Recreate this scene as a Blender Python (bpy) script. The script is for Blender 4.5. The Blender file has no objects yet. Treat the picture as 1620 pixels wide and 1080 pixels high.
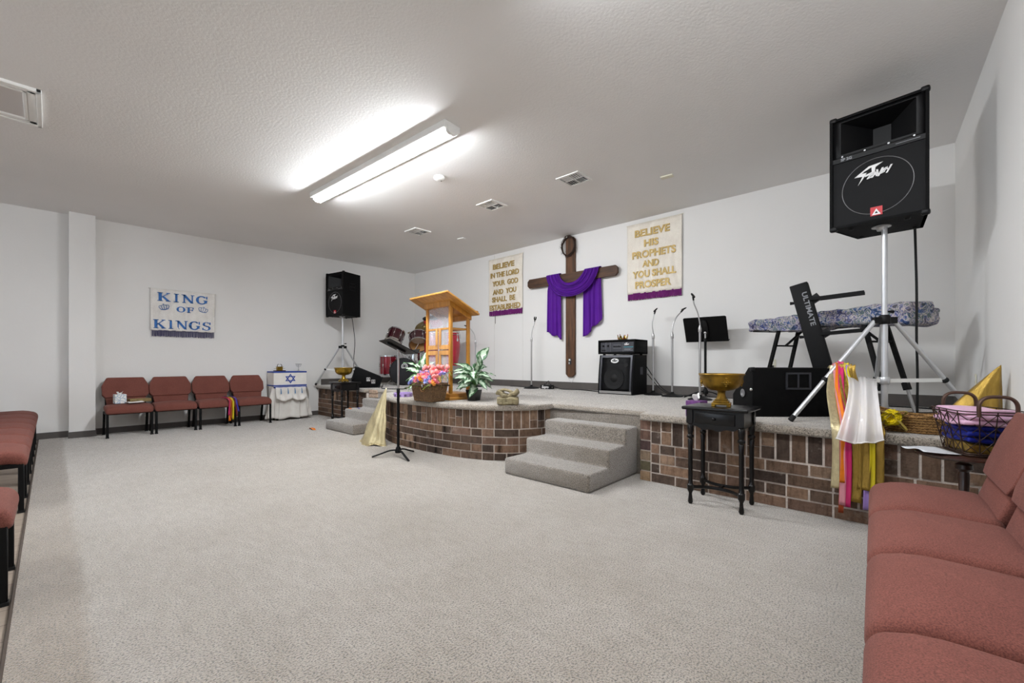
import bpy, bmesh, math, random
from mathutils import Vector, Matrix, Euler
random.seed(7)
PI = math.pi
R = math.radians
SC = bpy.context.scene
COL = SC.collection

# ------------------------------------------------------------------ camera, world, exposure, lamp power
cam_d = bpy.data.cameras.new('camera'); cam = bpy.data.objects.new('camera', cam_d); COL.objects.link(cam)
cam_d.sensor_width = 36.0; cam_d.lens = 670.0/1620.0*36.0; cam_d.shift_y = 34.0/1620.0
cam_d.clip_start = 0.05; cam_d.clip_end = 60
cam.location = (0, 0, 1.0); cam.rotation_euler = (R(90), 0, R(42.549-90))
SC.camera = cam
w = bpy.data.worlds.new('world'); SC.world = w; w.use_nodes = True
w.node_tree.nodes['Background'].inputs[0].default_value = (0.75, 0.85, 1.0, 1)
w.node_tree.nodes['Background'].inputs[1].default_value = 0.6
SC.view_settings.view_transform = 'Standard'; SC.view_settings.look = 'None'
SC.view_settings.gamma = 1.0; SC.view_settings.exposure = 0.10
LAMP = 182.0          # radiance of the fluorescent wrap lenses
FILL_LAMP = 132.0  # radiance of the added fill fixture, out of view overhead
SC.cycles.use_denoising = True; SC.cycles.denoising_prefilter = 'NONE'
SC.cycles.max_bounces = 10; SC.cycles.diffuse_bounces = 6; SC.cycles.transparent_max_bounces = 12
SC.cycles.sample_clamp_indirect = 6.0

PZ = 0.575           # top of the stage carpet
BX, LY = 5.72, 8.30  # back wall, left wall
def ceil_z(x): return 3.005 + 0.0095*x
def rw_y(x): return -0.375 - 0.033*(5.72-x)      # right wall, slightly out of square

# ------------------------------------------------------------------ materials
def lin(h):
    if isinstance(h, str):
        h = h.lstrip('#'); c = [int(h[i:i+2], 16)/255 for i in (0, 2, 4)]
    else: c = [v/255 for v in h]
    return tuple((v/12.92 if v <= .04045 else ((v+.055)/1.055)**2.4) for v in c) + (1.0,)
class NT:
    def __init__(s, name):
        s.m = bpy.data.materials.new(name); s.m.use_nodes = True
        s.t = s.m.node_tree; s.b = s.t.nodes['Principled BSDF']
        s.co = None
    def n(s, typ, **kw):
        x = s.t.nodes.new(typ)
        for k, v in kw.items(): setattr(x, k, v)
        return x
    def l(s, a, b): s.t.links.new(a, b)
    def coord(s, kind='Object', scale=(1, 1, 1)):
        tc = s.n('ShaderNodeTexCoord'); mp = s.n('ShaderNodeMapping')
        mp.inputs['Scale'].default_value = scale
        s.l(tc.outputs[kind], mp.inputs['Vector']); return mp.outputs['Vector']
    def noise(s, sc, detail=3, rough=.55, vec=None):
        x = s.n('ShaderNodeTexNoise'); x.inputs['Scale'].default_value = sc
        x.inputs['Detail'].default_value = detail; x.inputs['Roughness'].default_value = rough
        s.l(vec if vec is not None else s.coord(), x.inputs['Vector']); return x.outputs['Fac']
    def ramp(s, fac, stops):
        r = s.n('ShaderNodeValToRGB'); e = r.color_ramp.elements
        while len(e) < len(stops): e.new(.5)
        for i, (p, c) in enumerate(stops): e[i].position = p; e[i].color = c
        s.l(fac, r.inputs['Fac']); return r.outputs['Color']
    def mix(s, fac, a, b, mode='MIX'):
        x = s.n('ShaderNodeMix', data_type='RGBA', blend_type=mode)
        for i, v in ((0, fac), (6, a), (7, b)):
            if hasattr(v, 'is_output'): s.l(v, x.inputs[i])
            else: x.inputs[i].default_value = v
        return x.outputs[2]
    def bump(s, h, strength=.3, dist=.01):
        b = s.n('ShaderNodeBump'); b.inputs['Strength'].default_value = strength
        b.inputs['Distance'].default_value = dist
        s.l(h, b.inputs['Height']); s.l(b.outputs['Normal'], s.b.inputs['Normal'])
    def base(s, c):
        if hasattr(c, 'is_output'): s.l(c, s.b.inputs['Base Color'])
        else: s.b.inputs['Base Color'].default_value = c
    def set(s, **kw):
        for k, v in kw.items(): s.b.inputs[k].default_value = v
        return s
def mat(name, c, rough=.6, metal=0, var=.12, vs=9, bump=0, bs=60, bd=.004, sheen=0, spec=None, coat=0):
    """paint-like procedural material: a base colour with a slow noise variation and a fine bump"""
    t = NT(name); c = lin(c)
    dark = tuple(v*(1-var) for v in c[:3])+(1,); lite = tuple(min(1, v*(1+var)) for v in c[:3])+(1,)
    t.base(t.ramp(t.noise(vs, 4), [(.3, dark), (.7, lite)]))
    t.set(Roughness=rough, Metallic=metal)
    if sheen: t.set(**{'Sheen Weight': sheen})
    if coat: t.set(**{'Coat Weight': coat, 'Coat Roughness': .15})
    if spec is not None: t.set(**{'Specular IOR Level': spec})
    if bump: t.bump(t.noise(bs, 3), bump, bd)
    return t.m

def m_carpet(name='carpet', c='#beb4a8', strip=False):
    t = NT(name); base = lin(c); v = t.coord()
    fine = t.noise(140, 3, .65, v); mid = t.noise(24, 4, .6, t.coord(scale=(1.0, .35, 1))); big = t.noise(1.6, 4, .6, v)
    c1 = t.ramp(fine, [(.38, tuple(x*.26 for x in base[:3])+(1,)), (.53, base), (.75, tuple(min(1, x*1.12) for x in base[:3])+(1,))])
    c2 = t.ramp(mid, [(.3, (.82, .80, .77, 1)), (.6, (1, 1, 1, 1))])
    c3 = t.ramp(big, [(.3, (.84, .82, .78, 1)), (.62, (1, 1, 1, 1))])
    t.base(t.mix(1.0, t.mix(1.0, c1, c2, 'MULTIPLY'), c3, 'MULTIPLY'))
    t.set(Roughness=1.0, **{'Specular IOR Level': .05, 'Sheen Weight': .75, 'Sheen Roughness': .45})
    if strip:      # an unworn tan band along the carpet's left edge
        sp = t.n('ShaderNodeSeparateXYZ'); t.l(t.coord(), sp.inputs[0])
        ad = t.n('ShaderNodeMath', operation='MULTIPLY_ADD'); t.l(mid, ad.inputs[0]); ad.inputs[1].default_value = .05; t.l(sp.outputs[0], ad.inputs[2])
        band = t.ramp(ad.outputs[0], [(.10, (.80, .74, .66, 1)), (.145, (1, 1, 1, 1))])
        src = t.b.inputs['Base Color'].links[0].from_socket
        t.base(t.mix(1.0, src, band, 'MULTIPLY'))
    t.bump(fine, .9, .012); return t.m
def m_wall(name, c, rough=.75, bs=45, bump=.12):
    t = NT(name); base = lin(c)
    big = t.noise(.8, 4, .5)
    t.base(t.ramp(big, [(.3, tuple(x*.95 for x in base[:3])+(1,)), (.7, base)]))
    t.set(Roughness=rough); t.bump(t.noise(bs, 3, .5), bump, .006); return t.m
def m_wood(name, c1, c2, scale=(1, 1, .08), ns=26, rough=.45, coat=0, bump=.08):
    t = NT(name)
    f = t.noise(ns, 5, .65, t.coord(scale=scale)); g = t.noise(3, 3, .6)
    col = t.ramp(f, [(.3, lin(c1)), (.65, lin(c2))])
    t.base(t.mix(1.0, col, t.ramp(g, [(.3, (.72, .68, .64, 1)), (.6, (1, 1, 1, 1))]), 'MULTIPLY'))
    t.set(Roughness=rough)
    if coat: t.set(**{'Coat Weight': coat, 'Coat Roughness': .12})
    t.bump(f, bump, .003); return t.m
def m_fabric(name, c, var=.22, scale=420, rough=.9, weave=.35, sheen=.05):
    t = NT(name); base = lin(c)
    n = t.noise(scale, 2, .6); b = t.noise(7, 3)
    c1 = t.ramp(n, [(.3, tuple(x*(1-var) for x in base[:3])+(1,)), (.7, tuple(min(1, x*(1+var)) for x in base[:3])+(1,))])
    t.base(t.mix(1.0, c1, t.ramp(b, [(.3, (.9, .88, .88, 1)), (.65, (1, 1, 1, 1))]), 'MULTIPLY'))
    t.set(Roughness=rough, **{'Sheen Weight': sheen, 'Specular IOR Level': .2})
    t.bump(n, weave, .002); return t.m
def m_attr(name, rough=.8, bump=.4, bs=70, spec=.3, metal=0, mottled=.35, ms=18, smear=False):
    """per-piece colour stored on the mesh (each brick, each leaf has its own), mottled by noise"""
    t = NT(name); a = t.n('ShaderNodeVertexColor', layer_name='Col')
    f = t.ramp(t.noise(ms, 5, .65), [(.3, (1-mottled,)*3+(1,)), (.7, (1.0,)*3+(1,))])
    t.base(t.mix(1.0, a.outputs['Color'], f, 'MULTIPLY'))
    if smear:          # scored, smeared faces: dark drag marks and thin lime bloom
        s = t.noise(30, 5, .7, t.coord(scale=(1, 1, .22))); q = t.noise(9, 5, .7)
        src = t.b.inputs['Base Color'].links[0].from_socket
        c2 = t.mix(1.0, src, t.ramp(s, [(.34, (.55, .52, .50, 1)), (.52, (1, 1, 1, 1))]), 'MULTIPLY')
        t.base(t.mix(t.ramp(q, [(.60, (0, 0, 0, 1)), (.78, (.55, .55, .55, 1))]), c2, lin('#b9aca2')))
    t.set(Roughness=rough, Metallic=metal, **{'Specular IOR Level': spec})
    if bump: t.bump(t.noise(bs, 4, .6), bump, .006)
    return t.m
def m_emit(name, c, s):
    t = NT(name); t.base((.9, .9, .9, 1))
    t.set(**{'Emission Color': c, 'Emission Strength': s, 'Roughness': .5}); return t.m
def m_glass(name, tint, alpha):
    t = NT(name); t.base(lin(tint)); t.set(Roughness=.04, Alpha=alpha, **{'Specular IOR Level': .6}); return t.m
def m_wicker(name, c1, c2, sx=45, sz=20):
    t = NT(name)
    v = t.coord(); wv = t.n('ShaderNodeTexWave', wave_type='BANDS', bands_direction='Z'); wv.inputs['Scale'].default_value = sz
    wv.inputs['Distortion'].default_value = 5; wv.inputs['Detail'].default_value = 2; wv.inputs['Detail Scale'].default_value = 6
    t.l(v, wv.inputs['Vector'])
    n = t.noise(sx, 4, .7)
    f = t.mix(.5, wv.outputs['Color'], n)
    t.base(t.ramp(f, [(.25, lin(c1)), (.7, lin(c2))])); t.set(Roughness=.75)
    t.bump(f, .9, .01); return t.m
def m_floral(name):
    t = NT(name); v = t.coord()
    vo = t.n('ShaderNodeTexVoronoi'); vo.inputs['Scale'].default_value = 9; t.l(v, vo.inputs['Vector'])
    ns = t.n('ShaderNodeTexNoise'); ns.inputs['Scale'].default_value = 17; ns.inputs['Detail'].default_value = 5; ns.inputs['Distortion'].default_value = 2.2
    t.l(v, ns.inputs['Vector'])
    cellc = t.ramp(vo.outputs['Color'], [(.0, lin('#2f4a8c')), (.3, lin('#5c4f78')), (.5, lin('#a89aa0')), (.7, lin('#44635f')), (1, lin('#263f78'))])
    swirl = t.ramp(ns.outputs['Fac'], [(.36, lin('#141c2a')), (.43, lin('#3f5c9c')), (.50, lin('#c9beb8')), (.535, lin('#e4dbd6')), (.56, lin('#33463f')), (.60, lin('#5f7c76')), (.66, lin('#6f5f88')), (.74, lin('#23304a'))])
    t.base(t.mix(.68, cellc, swirl)); t.set(Roughness=.8); t.bump(ns.outputs['Fac'], .3, .006); return t.m
def m_crinkle(name, c, rough=.28, metal=.85, sc=38):
    t = NT(name); base = lin(c); v = t.coord(scale=(1, 1, .45))
    n = t.noise(sc, 5, .7, v)
    t.base(t.ramp(n, [(.3, tuple(x*.75 for x in base[:3])+(1,)), (.7, base)]))
    t.set(Roughness=rough, Metallic=metal); t.bump(n, .6, .012); return t.m

M = dict(
 carpet=m_carpet(), shaded_step_carpet=m_carpet('shaded_step_carpet', '#9c9389'), floor_carpet=m_carpet('floor_carpet', strip=True), wall=m_wall('wall_paint', '#e9e8e6'), ceiling=m_wall('ceiling_paint', '#eeedec', bs=55, bump=.28),  # step and riser carpet darkened, shade put into its colour
 black_metal=mat('black_metal', '#050506', .55, 0, spec=.2), black_plastic=mat('black_plastic', '#08080a', .5, bump=.1, bs=300, spec=.3),
 vinyl=mat('black_tolex', '#050506', .7, bump=.4, bs=240, bd=.002, spec=.15), grille=mat('dark_grille', '#08080a', .6, 0, bump=.5, bs=420, bd=.001, spec=.2),
 chrome=mat('chrome', '#d2d4d6', .18, 1), alu=mat('aluminium', '#d3d5d8', .36, .65, .05), steel=mat('steel_tube', '#b4b3b3', .34, .75, .06),
 white_plastic=mat('white_plastic', '#e9e9e6', .45, var=.03), cream_plastic=mat('cream_plastic', '#dcd8c4', .5, var=.03),
 rubber=mat('rubber', '#0a0a0b', .8), baseboard=mat('rubber_base', '#57524f', .6, var=.08),
 rose=m_fabric('rose_upholstery', '#76473e', .36, 260, .9, .6), oak=m_wood('oak', '#a86c1e', '#cf9236', coat=.4), oakp=m_wood('oak_panel', '#a96f28', '#d29a48', scale=(.12, 1, 1), coat=.3),
 rough_wood=m_wood('stained_timber', '#33200f', '#6f4a2d', ns=22, rough=.6, bump=.3), rough_wood_h=m_wood('stained_timber_across', '#2c1c10', '#5f3f28', scale=(1, .08, 1), ns=22, rough=.6, bump=.3),
 brick=m_attr('brick', .85, .8, 60, .2, ms=26, mottled=.4, smear=True), mortar=mat('mortar', '#cdc1b7', .95, var=.14, vs=20, bump=.7, bs=90, bd=.008),
 satin=m_fabric('ivory_satin', '#ece6da', .05, 60, .45, .05), white_satin=m_fabric('white_satin', '#e9e7e2', .05, 60, .4, .05),
 gold_letter=m_crinkle('gold_foil', '#c4a766', .38, .35, 45), blue_letter=m_crinkle('blue_foil', '#2f6cb4', .42, .3, 60),
 purple_fringe=m_fabric('purple_fringe', '#6a2368', .3, 160), navy_fringe=m_fabric('navy_fringe', '#1f1766', .3, 160),
 purple=m_fabric('purple_cloth', '#5a1a94', .08, 200, .7, .1), twig=mat('thorn_twig', '#3a2a20', .8),
 lame=m_crinkle('gold_lame', '#e0d2a6', .3, .65), lame_dark=m_crinkle('gold_lame_dark', '#b39244', .32, .75), brass=mat('brass', '#a98a36', .3, .9, .35, 14),
 antique=mat('antique_gold', '#8a6a1e', .4, .6, .55, 12, bump=.3, bs=40), black_wood=mat('black_lacquer', '#060506', .3, var=.2, spec=.35, coat=.1),
 white_cloth=m_fabric('white_cloth', '#e4e1db', .05, 200), blue_trim=mat('blue_trim', '#1b3f96', .6), white_panel=mat('white_panel', '#e8e5df', .6, var=.05),
 red_lacquer=mat('red_drum', '#7a0f20', .22, .3, .25, 12, coat=.5), wine=mat('wine_drum', '#3c0e18', .22, .2, .25, 12, coat=.5), drum_head=mat('drum_head', '#dcd8d0', .5, var=.06),
 conga=mat('conga_red', '#a01a2c', .25, 0, .15, 8, coat=.6), bronze=mat('cymbal_bronze', '#8d7a50', .35, .9, .2, 10), tan=mat('tan_shell', '#b48a56', .5),
 leaf=m_attr('leaf', .45, .15, 90, .5, mottled=.2, ms=40), stem=mat('plant_stem', '#4f7a3a', .6), pot_black=mat('black_pot', '#0d0d0e', .35, coat=.3), pot_white=mat('white_pot', '#d9dada', .5),
 pink=mat('pink_petal', '#e0788c', .6, var=.2, vs=40), coral=mat('coral_petal', '#ec8d86', .6, var=.2, vs=40), orange=mat('orange_petal', '#f0983c', .6, var=.25, vs=40), lilac=mat('lilac_petal', '#b58fd6', .6, var=.2, vs=40), lavender=mat('blue_petal', '#98a0dc', .6, var=.2, vs=40),
 yellow=mat('yellow_ribbon', '#f0d80e', .5, var=.15, vs=60), green=mat('leaf_green', '#7f9a3c', .6),
 basket=m_wicker('brown_wicker', '#3d2a1a', '#8d6b46'), basket2=m_wicker('straw_wicker', '#6b4a26', '#b58a50'), stone=mat('cast_stone', '#877c60', .9, var=.3, vs=22, bump=.6, bs=70),
 lav_plastic=mat('lavender_plastic', '#a58cc4', .4), acrylic=m_glass('acrylic', '#dfe3ea', .24), acrylic_oak=m_wood('pale_oak', '#b98244', '#d9a562', coat=.2),
 floral=m_floral('floral_cloth'), iron=mat('rust_wire', '#3b2a22', .55, .6), dark_wood=m_wood('dark_walnut', '#24130c', '#43261a', coat=.5), tray_metal=mat('grey_paper', '#c9ccd0', .5),
 pinkcloth=m_fabric('pink_satin', '#dcb2cc', .06, 90, .4, .05), bluecloth=m_fabric('royal_blue_cloth', '#0b1a78', .1, 90, .5, .1),
 sheer=m_glass('sheer_organza', '#f4f1f1', .74), ribbon_orange=mat('orange_ribbon', '#e07a16', .45), ribbon_pink=mat('rose_ribbon', '#d08a94', .45), ribbon_magenta=mat('magenta_ribbon', '#c01f62', .45), ribbon_lilac=mat('lilac_ribbon', '#9a7cc0', .45), ribbon_blue=mat('blue_ribbon', '#3a2f96', .45), ribbon_yellow=mat('mustard_ribbon', '#c8b414', .45), ribbon_maroon=mat('maroon_ribbon', '#5e1420', .45), ribbon_rust=mat('rust_ribbon', '#9c3e16', .45),
 tissue=mat('tissue_paper', '#f0efec', .9, var=.03), tissue_box=None, purple_box=mat('purple_card', '#6a3a78', .55, var=.35, vs=60), white_paint=mat('white_decal', '#e8e8e8', .5, var=.02), grey_decal=mat('grey_decal', '#8a8c90', .5, var=.02), red_decal=mat('red_decal', '#c4232c', .5, var=.02), teal_decal=mat('teal_decal', '#2f8d9c', .5, var=.02),
 amp_panel=mat('amp_panel', '#3b3c42', .45, .4), cone=mat('speaker_cone', '#0d0d0e', .6, spec=.25), ring=mat('cone_ring', '#8a8a8c', .4, .6),
 blind_dark=mat('vent_dark', '#2a2a2c', .8), gem_red=mat('red_gem', '#b0102a', .15), tassel=mat('blue_tassel', '#4d7fb0', .7), book_tan=mat('tan_leather', '#8a764a', .7, var=.3, vs=40))
def m_tissue():
    t = NT('tissue_box_print'); vo = t.n('ShaderNodeTexVoronoi', feature='DISTANCE_TO_EDGE'); vo.inputs['Scale'].default_value = 26
    t.l(t.coord(), vo.inputs['Vector'])
    t.base(t.ramp(vo.outputs['Distance'], [(.0, lin('#8fa9c0')), (.07, lin('#b4c6d6')), (.12, lin('#e8e7e4'))])); t.set(Roughness=.6); return t.m
M['tissue_box'] = m_tissue()
def m_planks():
    t = NT('vinyl_planks'); b = t.n('ShaderNodeTexBrick'); b.inputs['Scale'].default_value = 1.0
    b.inputs['Brick Width'].default_value = 1.2; b.inputs['Row Height'].default_value = .15; b.inputs['Mortar Size'].default_value = .002
    b.inputs['Color1'].default_value = lin('#a89a8c'); b.inputs['Color2'].default_value = lin('#8f8274'); b.inputs['Mortar'].default_value = lin('#4c443c')
    t.l(t.coord(), b.inputs['Vector'])
    g = t.ramp(t.noise(30, 5, .65, t.coord(scale=(.06, 1, 1))), [(.3, (.78, .76, .74, 1)), (.7, (1, 1, 1, 1))])
    t.base(t.mix(1.0, b.outputs['Color'], g, 'MULTIPLY')); t.set(Roughness=.4); return t.m
M['planks'] = m_planks()

# ------------------------------------------------------------------ mesh builder
def V(*a): return Vector(a if len(a) > 1 else a[0])
def frame_of(d):
    d = Vector(d).normalized(); u = Vector((0, 0, 1)) if abs(d.z) < .95 else Vector((1, 0, 0))
    a = d.cross(u).normalized(); return a, a.cross(d).normalized()
class MB:
    def __init__(s): s.bm = bmesh.new(); s.cl = None; s.col = (1, 1, 1, 1); s.X = None
    def use_col(s): s.cl = s.bm.loops.layers.float_color.new('Col'); return s
    def v(s, p):
        p = Vector(p)
        if s.X is not None: p = s.X @ p
        return s.bm.verts.new(p)
    def f(s, vs):
        try: fc = s.bm.faces.new(vs)
        except ValueError: return None
        if s.cl is not None:
            for lp in fc.loops: lp[s.cl] = s.col
        return fc
    def hexa(s, P):      # 8 points: bottom 4 ccw, top 4 ccw
        q = [s.v(p) for p in P]
        for i in ((3, 2, 1, 0), (4, 5, 6, 7), (0, 1, 5, 4), (1, 2, 6, 5), (2, 3, 7, 6), (3, 0, 4, 7)): s.f([q[k] for k in i])
        return s
    def box(s, c, d, rot=None):
        hx, hy, hz = d[0]/2, d[1]/2, d[2]/2
        P = [V(-hx, -hy, -hz), V(hx, -hy, -hz), V(hx, hy, -hz), V(-hx, hy, -hz), V(-hx, -hy, hz), V(hx, -hy, hz), V(hx, hy, hz), V(-hx, hy, hz)]
        if rot is not None: E = Euler(rot).to_matrix(); P = [E @ p for p in P]
        return s.hexa([p+Vector(c) for p in P])
    def b(s, x0, x1, y0, y1, z0, z1): return s.box(((x0+x1)/2, (y0+y1)/2, (z0+z1)/2), (abs(x1-x0), abs(y1-y0), abs(z1-z0)))
    def bar(s, p0, p1, w, h, up=(0, 0, 1)):          # rectangular bar between two points
        p0, p1 = Vector(p0), Vector(p1); d = (p1-p0).normalized(); up = Vector(up)
        if abs(d.dot(up)) > .98: up = Vector((1, 0, 0))
        a = d.cross(up).normalized()*(w/2); c = a.normalized().cross(d).normalized()*(h/2)
        return s.hexa([p0-a-c, p0+a-c, p1+a-c, p1-a-c, p0-a+c, p0+a+c, p1+a+c, p1-a+c])
    def tube(s, path, r, n=10, closed=False, flat=1.0):
        path = [Vector(p) for p in path]; m = len(path); rings = []; pa = None
        for i, p in enumerate(path):
            if closed: d = path[(i+1) % m]-path[i-1]
            else: d = path[min(i+1, m-1)]-path[max(i-1, 0)]
            d = d.normalized() if d.length > 1e-9 else Vector((0, 0, 1))
            if pa is None: a, c = frame_of(d)
            else:
                a = (pa-d*pa.dot(d)); a = a.normalized() if a.length > 1e-6 else frame_of(d)[0]; c = a.cross(d).normalized()
            pa = a; rr = r[i] if isinstance(r, (list, tuple)) else r
            rings.append([s.v(p+a*math.cos(t)*rr+c*math.sin(t)*rr*flat) for t in [2*PI*k/n for k in range(n)]])
        for i in range(m if closed else m-1):
            A, B = rings[i], rings[(i+1) % m]
            for k in range(n): s.f([A[k], A[(k+1) % n], B[(k+1) % n], B[k]])
        if not closed: s.f(rings[0][::-1]); s.f(rings[-1])
        return s
    def cyl(s, p0, p1, r0, r1=None, n=16): return s.tube([p0, p1], [r0, r0 if r1 is None else r1], n)
    def lathe(s, prof, n=24, c=(0, 0, 0), ax=(0, 0, 1), cap=True):
        c = Vector(c); ax = Vector(ax).normalized(); a, b_ = (Vector((1, 0, 0)), Vector((0, 1, 0))) if abs(ax.z) > .999 else frame_of(ax)
        rings = [[s.v(c+ax*z+(a*math.cos(2*PI*k/n)+b_*math.sin(2*PI*k/n))*max(r, .0004)) for k in range(n)] for r, z in prof]
        for A, B in zip(rings, rings[1:]):
            for k in range(n): s.f([A[k], A[(k+1) % n], B[(k+1) % n], B[k]])
        if cap: s.f(rings[0][::-1]); s.f(rings[-1])
        return s
    def prism(s, poly, fn, t0, t1):        # poly of 2D points, fn(u,v,t)->3D
        A = [s.v(fn(u, v, t0)) for u, v in poly]; B = [s.v(fn(u, v, t1)) for u, v in poly]; n = len(poly)
        s.f(A[::-1]); s.f(B)
        for k in range(n): s.f([A[k], A[(k+1) % n], B[(k+1) % n], B[k]])
        return s
    def grid(s, fn, nu, nv, col=None, close=False):
        G = [[s.v(fn(i/nu, j/nv)) for j in range(nv+1)] for i in range(nu+(0 if close else 1))]
        m = len(G)
        for i in range(m if close else nu):
            for j in range(nv):
                if col: s.col = col((i+.5)/nu, (j+.5)/nv)
                s.f([G[i][j], G[(i+1) % m][j], G[(i+1) % m][j+1], G[i][j+1]])
        return s
    def ball(s, c, r, n=12, m=8):
        r = (r, r, r) if not isinstance(r, (tuple, list)) else r; c = Vector(c)
        return s.grid(lambda u, v: c+Vector((r[0]*math.sin(PI*min(max(v, .003), .997))*math.cos(2*PI*u), r[1]*math.sin(PI*min(max(v, .003), .997))*math.sin(2*PI*u), r[2]*math.cos(PI*v))), n, m, close=True)
    def rbox(s, c, d, r, k=4, n=5, fn=None):        # rounded box, optional deformation of the local point
        h = [x/2 for x in d]; c = Vector(c)
        def axis(hh):
            e = [-hh + r*(1-math.cos(i/k*PI/2)) for i in range(k)]
            mid = [-hh+r+(2*hh-2*r)*i/n for i in range(n+1)]
            return e+mid+[-x for x in e[::-1]]
        AX = [axis(x) for x in h]; cache = {}
        def pt(p):
            key = tuple(round(x, 6) for x in p)
            if key not in cache:
                q = Vector([max(-h[i]+r, min(h[i]-r, p[i])) for i in range(3)]); dd = Vector(p)-q
                if dd.length > 1e-9: q = q+dd.normalized()*r
                if fn: q = Vector(fn(q))
                cache[key] = s.v(q+c)
            return cache[key]
        for ax in range(3):
            u, v_ = (ax+1) % 3, (ax+2) % 3
            for sg in (-1, 1):
                for i in range(len(AX[u])-1):
                    for j in range(len(AX[v_])-1):
                        q = []
                        for (ii, jj) in ((i, j), (i+1, j), (i+1, j+1), (i, j+1)):
                            p = [0, 0, 0]; p[ax] = sg*h[ax]; p[u] = AX[u][ii]; p[v_] = AX[v_][jj]; q.append(pt(p))
                        if sg < 0: q = q[::-1]
                        if len(set(q)) >= 3: s.f(list(dict.fromkeys(q)))
        return s
    def bevel(s, wd, seg=2, ang=30):
        s.bm.normal_update()
        es = [e for e in s.bm.edges if len(e.link_faces) == 2 and e.calc_face_angle(0) > R(ang)]
        bmesh.ops.bevel(s.bm, geom=es, offset=wd, segments=seg, affect='EDGES', profile=.5, clamp_overlap=True); return s
    def build(s, name, m, parent=None, loc=None, rotz=0, ang=40, solid=0):
        bmesh.ops.remove_doubles(s.bm, verts=s.bm.verts, dist=1e-6)
        bmesh.ops.recalc_face_normals(s.bm, faces=s.bm.faces)
        me = bpy.data.meshes.new(name); s.bm.to_mesh(me); s.bm.free()
        me.materials.append(M[m] if isinstance(m, str) else m)
        me.shade_smooth(); me.set_sharp_from_angle(angle=R(ang))
        o = bpy.data.objects.new(name, me); COL.objects.link(o)
        if parent: o.parent = parent
        if loc: o.location = loc
        o.rotation_euler = (0, 0, rotz)
        if solid:
            md = o.modifiers.new('thickness', 'SOLIDIFY'); md.thickness = solid; md.offset = 0
        return o
def tag(o, label, cat, group=None):
    o['label'] = label; o['category'] = cat
    if group: o['group'] = group
    return o
def thing(name, label, cat, loc=(0, 0, 0), rotz=0, group=None):
    o = bpy.data.objects.new(name, None); COL.objects.link(o); o.empty_display_size = .1
    o.location = loc; o.rotation_euler = (0, 0, rotz); return tag(o, label, cat, group)
def struct(o): o['kind'] = 'structure'; return o
def kids(o): return [c for c in bpy.data.objects if c.parent == o]
def dup(root, loc, rotz, label, group=None):
    r = root.copy(); COL.objects.link(r); r.location = loc; r.rotation_euler = (0, 0, rotz); r['label'] = label
    if group: r['group'] = group
    for ch in kids(root):
        c = ch.copy(); COL.objects.link(c); c.parent = r
        for g in kids(ch):
            d = g.copy(); COL.objects.link(d); d.parent = c
    return r
def plabel(o, t): o['label'] = t; return o
def text_mesh(txt, size, mtx, name, m, parent=None, depth=.002, bold=0, shear=0, align='CENTER', spacing=1.0, width=None):
    """lettering as a mesh; mtx maps the text plane into the parent's space"""
    cu = bpy.data.curves.new('t', 'FONT'); cu.body = txt; cu.size = size; cu.extrude = depth; cu.offset = bold
    cu.align_x = align; cu.align_y = 'CENTER'; cu.shear = shear; cu.space_character = spacing; cu.resolution_u = 4
    o = bpy.data.objects.new('t', cu); COL.objects.link(o)
    dg = bpy.context.evaluated_depsgraph_get(); me = bpy.data.meshes.new_from_object(o.evaluated_get(dg))
    bpy.data.objects.remove(o); bpy.data.curves.remove(cu)
    if width:
        xs = [v.co.x for v in me.vertices]; k = width/max(1e-6, max(xs)-min(xs)); mid = (max(xs)+min(xs))/2
        for v in me.vertices: v.co.x = (v.co.x-mid)*k
    me.transform(mtx); return me
def join_meshes(mes, name, m, parent=None, loc=None):
    bm = bmesh.new()
    for me in mes: bm.from_mesh(me); bpy.data.meshes.remove(me)
    me = bpy.data.meshes.new(name); bm.to_mesh(me); bm.free(); me.materials.append(M[m])
    o = bpy.data.objects.new(name, me); COL.objects.link(o)
    if parent: o.parent = parent
    if loc: o.location = loc
    return o
def plane_mtx(org, xd, yd):
    xd, yd = Vector(xd).normalized(), Vector(yd).normalized(); zd = xd.cross(yd)
    m = Matrix.Identity(4)
    for i in range(3): m[i][0] = xd[i]; m[i][1] = yd[i]; m[i][2] = zd[i]; m[i][3] = org[i]
    return m
def lerp(a, b, t): return a+(b-a)*t
def bez(pts, n=12):          # Catmull-Rom through points
    P = [Vector(p) for p in pts]; P = [P[0]*2-P[1]]+P+[P[-1]*2-P[-2]]; out = []
    for i in range(1, len(P)-2):
        for k in range(n):
            t = k/n; a, b_, c, d = P[i-1], P[i], P[i+1], P[i+2]
            out.append(.5*((2*b_)+(c-a)*t+(2*a-5*b_+4*c-d)*t*t+(3*b_-a-3*c+d)*t**3))
    out.append(P[-2]); return out

# ================================================================== THE SETTING
XR = -6.2                                    # rear of the room, behind the camera
def wallbox(name, pts, z0, zf, m='wall'):     # vertical slab through plan points (inner pair, outer pair)
    b = MB(); P = [V(x, y, z0) for x, y in pts]+[V(x, y, zf(x)) for x, y in pts]
    b.hexa(P); return struct(b.build(name, m))
top = lambda x: ceil_z(x)+.02
wallbox('wall_back', [(BX, -.8), (BX+.15, -.8), (BX+.15, LY+.15), (BX, LY+.15)], -.05, top)
wallbox('wall_left', [(XR, LY), (BX, LY), (BX, LY+.15), (XR, LY+.15)], -.05, top)
wallbox('wall_right', [(XR, rw_y(XR)-.15), (BX, rw_y(BX)-.15), (BX, rw_y(BX)), (XR, rw_y(XR))], -.05, top)
wallbox('wall_rear', [(XR-.15, -1.2), (XR, -1.2), (XR, LY+.15), (XR-.15, LY+.15)], -.05, top)
b = MB()
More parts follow.
